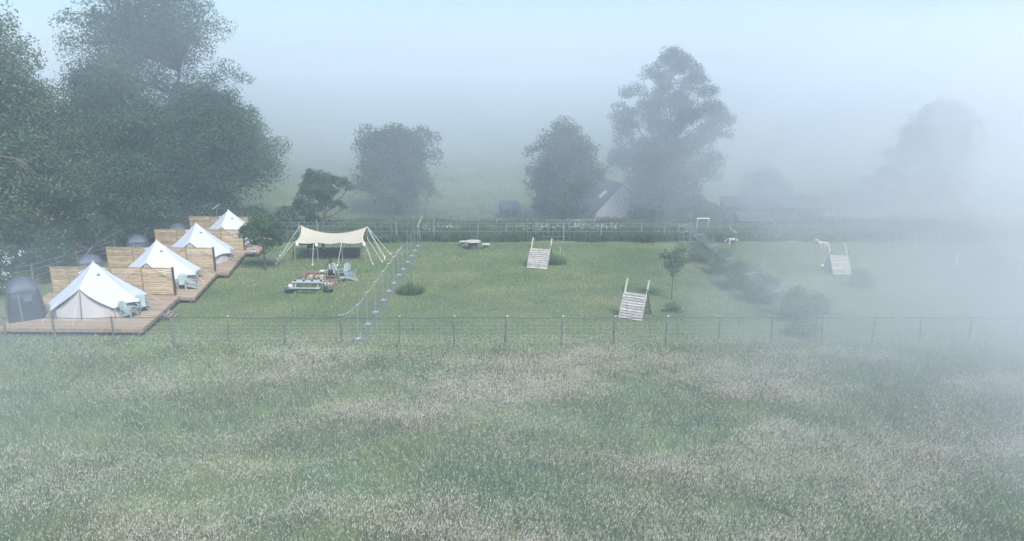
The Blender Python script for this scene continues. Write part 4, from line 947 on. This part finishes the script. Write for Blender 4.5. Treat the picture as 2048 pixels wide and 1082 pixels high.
def lean_shed(name, c, w_, d, h, rz, label, m, walls, cat='shed', posts=True, wallm=dark_wood, pitch=.35):
    e = empty(name, c, rz, label, cat)
    mb = MB(); n = int(w_ / .12); vs = []; fs = []
    for i in range(n + 1):
        x = -w_ / 2 + w_ * i / n; z = .035 * (i % 2); vs += [(x, -d / 2, h + z), (x, d / 2, h + pitch * d + z), (x, -d / 2, h + z - .05), (x, d / 2, h + pitch * d + z - .05)]
    for i in range(n): a = 4 * i; fs += [(a, a + 4, a + 5, a + 1), (a + 2, a + 3, a + 7, a + 6), (a, a + 2, a + 6, a + 4), (a + 1, a + 5, a + 7, a + 3)]
    mb.add(vs, fs); mb.build('roof', m, e)
    for sx in (-.47, 0, .47):
        for sy in (-.42, .42): mb = MB(); mb.box((sx * w_, sy * d, (h + pitch * d * (sy + .5)) / 2 - .06), (.13, .13, h + pitch * d * (sy + .5) - .02)); mb.build('post', weather, e)
    for (x0, x1, z1, wm) in walls: mb = MB(); mb.box(((x0 + x1) / 2 * w_, .42 * d + .08, z1 / 2), ((x1 - x0) * w_, .08, z1)); mb.build('wall', wm, e)
    return e
brickw = mat('brown_brick', (.26, .15, .12), .9, .3, 6); palew = mat('pale_board', (.45, .44, .42), .9, .2)
sx = (1507 - 1024) / F * 71.5; lean_shed('open_shelter', (sx, 70.5, 0), 3.5, 1.9, Q(1507, 443, 69.6).z, 0, 'open shelter with corrugated roof on posts behind the back fence', corr, [(-.4, -.02, 1.3, brickw), (0, .45, .9, palew)], 'shelter', pitch=.38)
lean_shed('low_barn', ((1490 - 1024) / F * 81.5, 79, 0), 6.4, 3.5, 1.6, R(-4), 'long low blue grey roofed building behind the open shelter', slate, [(-.5, .5, 1.6, stone)], 'barn', pitch=.22)
lean_shed('low_barn', ((1592 - 1024) / F * 82.5, 80, 0), 7.6, 3, 1.3, R(-7), 'lower long roof joined to the right of the low barn', corr, [(-.5, .5, 1.3, stone)], 'barn', pitch=.18)
lean_shed('tin_shed', ((1020 - 1024) / F * 80, 79.5, 0), 2.2, 1.8, 1.15, R(12), 'small shed with a ribbed tin roof left of the dense oval tree', corr, [(-.5, .5, 1.2, dark_wood)], pitch=.4)
mb = MB()
for k in range(44):
    x = -.5 + k * .26 + random.uniform(-.05, .05)
    for r_ in range(3): mb.tint = (random.uniform(.8, 1.1),) * 3; mb.box((x, random.uniform(-.08, .08), .15 + r_ * .26), (.27, .42, .24), rz=random.uniform(-.2, .2))
o = mb.build('stone_wall', mat('wall_stone', (.33, .32, .30), .95, .25, 5, attr=True), tint=True); o.location = P(1003, 472) + Vector((0, 5.4, 0)); o.location.x = (1003 - 1024) / F * 72; tag(o, 'low dry stone wall behind the back fence in the middle', 'wall')
# umbellifers along the back fence
g7 = np.random.default_rng(21); pts = []
for (cx, sp, n) in ((1045, 8, 20), (1085, 12, 60), (1108, 10, 35), (1160, 16, 90), (1200, 14, 60), (1225, 10, 50), (880, 26, 40), (855, 6, 24), (905, 6, 16), (985, 16, 20), (1620, 40, 30)):
    for _ in range(int(n * .5)): px = g7.normal(cx, sp); y = 66.6 + g7.random() * 2; pts.append(((px - 1024) / F * (y + 1), y, .9 + g7.random() * .55 + (.0)))
pts = np.repeat(np.array(pts), 5, 0) + g7.normal(0, .06, (len(pts) * 5, 3))
flowers('cow_parsley', pts, 'white cow parsley flowers along the back fence', .024, (.62, .64, .62))
# cable drums / bar between
e = empty('hurdle', P(1854, 494), R(-1), 'thin white pole hurdle in the fog on the right', 'hurdle')
for s in (-1.12, 1.12): mb = MB(); mb.bar((s, 0, 0), (s, 0, 1.25), .045); mb.build('post', tape, e)
mb = MB(); mb.box((0, 0, .06), (2.2, .05, .05)); mb.build('rail', tape, e)
e = empty('marker_cone', P(1911, 530), .2, 'small faded red and white marker cone in the fog on the right', 'cone')
mb = MB(); mb.lathe([(.22, .0), (.2, .05), (.13, .45), (.06, .8), (.04, .82)], n=14); mb.build('body', mat('faded_red', (.6, .36, .32), .6, .1), e, True)
mb = MB(); mb.box((.1, 0, .87), (.6, .05, .05), rz=.2); mb.build('rail', white_m, e)
mb = MB(); mb.bar((-.55, 0, .55), (.55, 0, .35), .06); mb.bar((-.5, 0, 0), (-.5, 0, .52), .05); mb.bar((.5, 0, 0), (.5, 0, .33), .05); o = mb.build('low_rail', white_m); o.location = P(2032, 522); tag(o, 'short white rail at the right edge in the fog', 'rail')
# utility poles and line
polem = mat('pole_wood', (.1, .09, .08), .9, .2)
pw = []
for (x, y, lab) in ((27.2, 98, 'misty utility pole right of the tallest airy field tree'), (-52, 112, 'utility pole behind the left woodland')):
    z = float(gz(x, y)); e = empty('utility_pole', (x, y, z), 0, lab, 'utility pole', 'utility poles in the pasture')
    mb = MB(); mb.tube([(0, 0, -.3), (0, 0, 6.6)], [.13, .09], 8); mb.build('pole', polem, e); mb = MB(); mb.box((0, .12, 6.3), (1.2, .1, .1)); mb.build('crossarm', polem, e); pw.append(Vector((x, y, z + 6.35)))
mb = MB(); mb.tube([pw[0] * (1 - t) + pw[1] * t - Vector((0, 0, 1.0 * 4 * t * (1 - t))) for t in [i / 20 for i in range(21)]], .02, 4, False)
o = mb.build('power_line', wire_m); tag(o, 'thin overhead line crossing the misty pasture', 'cable')

# ------------------------------------------------------------ haze and drifting fog banks
def volmat(name, dens, col, aniso=.1):
    m = bpy.data.materials.new(name); m.use_nodes = True; n = m.node_tree; n.nodes.clear()
    v = n.nodes.new('ShaderNodeVolumePrincipled'); v.inputs['Color'].default_value = (*col, 1); v.inputs['Density'].default_value = dens; v.inputs['Anisotropy'].default_value = aniso
    o = n.nodes.new('ShaderNodeOutputMaterial'); n.links.new(v.outputs[0], o.inputs['Volume']); return m
mb = MB(); mb.box((0, 290, 14), (1300, 800, 32)); o = mb.build('haze', volmat('haze_air', .0030, (.76, .88, 1.0)))
tag(o, 'thin blue morning haze over the whole valley', 'haze', kind='stuff')
def fog_bank(c, rad, dens, label, shells=4, seed=0, col=(.88, .94, 1)):
    """a lumpy bank of even density, thinner shells outside one another so that its edge is soft"""
    m = volmat('fog_air', dens / shells, col)
    for s in range(shells):
        k = 1 - s * .2; bm_v = []; fs = []; NU, NV = 40, 20
        for j in range(NV + 1):
            for i in range(NU):
                a = 2 * math.pi * i / NU; b = math.pi * j / NV; d = np.array([math.sin(b) * math.cos(a), math.sin(b) * math.sin(a), math.cos(b)])
                n_ = 1 + .16 * math.sin(3 * a + seed + s) * math.sin(b) ** 2 + .10 * math.sin(5 * a - 2 * b * 2 + seed * 2 + s) * math.sin(b) ** 2 + .07 * math.sin(4 * b + seed)
                p = np.array(c) + d * np.array(rad) * k * n_; p[2] = min(29.5, max(-1.5, p[2])); bm_v.append(tuple(p))
        for j in range(NV):
            for i in range(NU): i2 = (i + 1) % NU; fs.append((j * NU + i, (j + 1) * NU + i, (j + 1) * NU + i2, j * NU + i2))
        mb = MB(); mb.add(bm_v, fs); o = mb.build('haze', m, None, True); tag(o, label, 'fog', 'shells of drifting fog', kind='stuff')
fog_bank((66, 162, 8), (250, 84, 34), .031, 'thick bank of fog lying over the far pasture', 4, 1)
fog_bank((58, 46, 5), (48, 50, 21), .026, 'pale bank of fog drifting in from the right', 4, 2, (.96, .98, 1))
fog_bank((-25, 24, 3), (13, 11, 7), .012, 'wisp of fog over the left end of the meadow', 3, 3)
fog_bank((2, 19, 0), (48, 14, 7), .014, 'thin low mist over the meadow grass', 3, 5)
fog_bank((32, 25, 3), (21, 17, 11), .04, 'white fog spilling over the right end of the meadow', 4, 7, (.97, .985, 1))
fog_bank((57, 50, 8), (24, 30, 18), .04, 'dense white fog at the right edge of the picture', 4, 9, (.97, .985, 1))
fog_bank((12, 73, 10), (37, 8.5, 14), .034, 'fog drifting round the tallest airy field tree', 3, 11)
fog_bank((-22, 96, 10), (26, 10, 9), .025, 'fog drifting behind the wide round-headed field tree', 3, 13)
fog_bank((40, 62, 17), (17, 9, 6), .035, 'wisp of fog hanging over the right hand ramp', 3, 15)
fog_bank((24, 70, 22), (15, 7, 5), .03, 'wisp of fog beside the crown of the tallest airy field tree', 3, 17)
fog_bank((66, 80, 20), (18, 10, 6), .035, 'wisp of fog over the faint far right tree', 3, 19)
fog_bank((-24, 47, 17), (10, 6, 5), .014, 'wisp of fog in front of the woodland crowns', 3, 21)
fog_bank((22, 30, 4), (16, 6, 3.5), .03, 'low wisp of fog drifting over the front fence on the right', 3, 23)
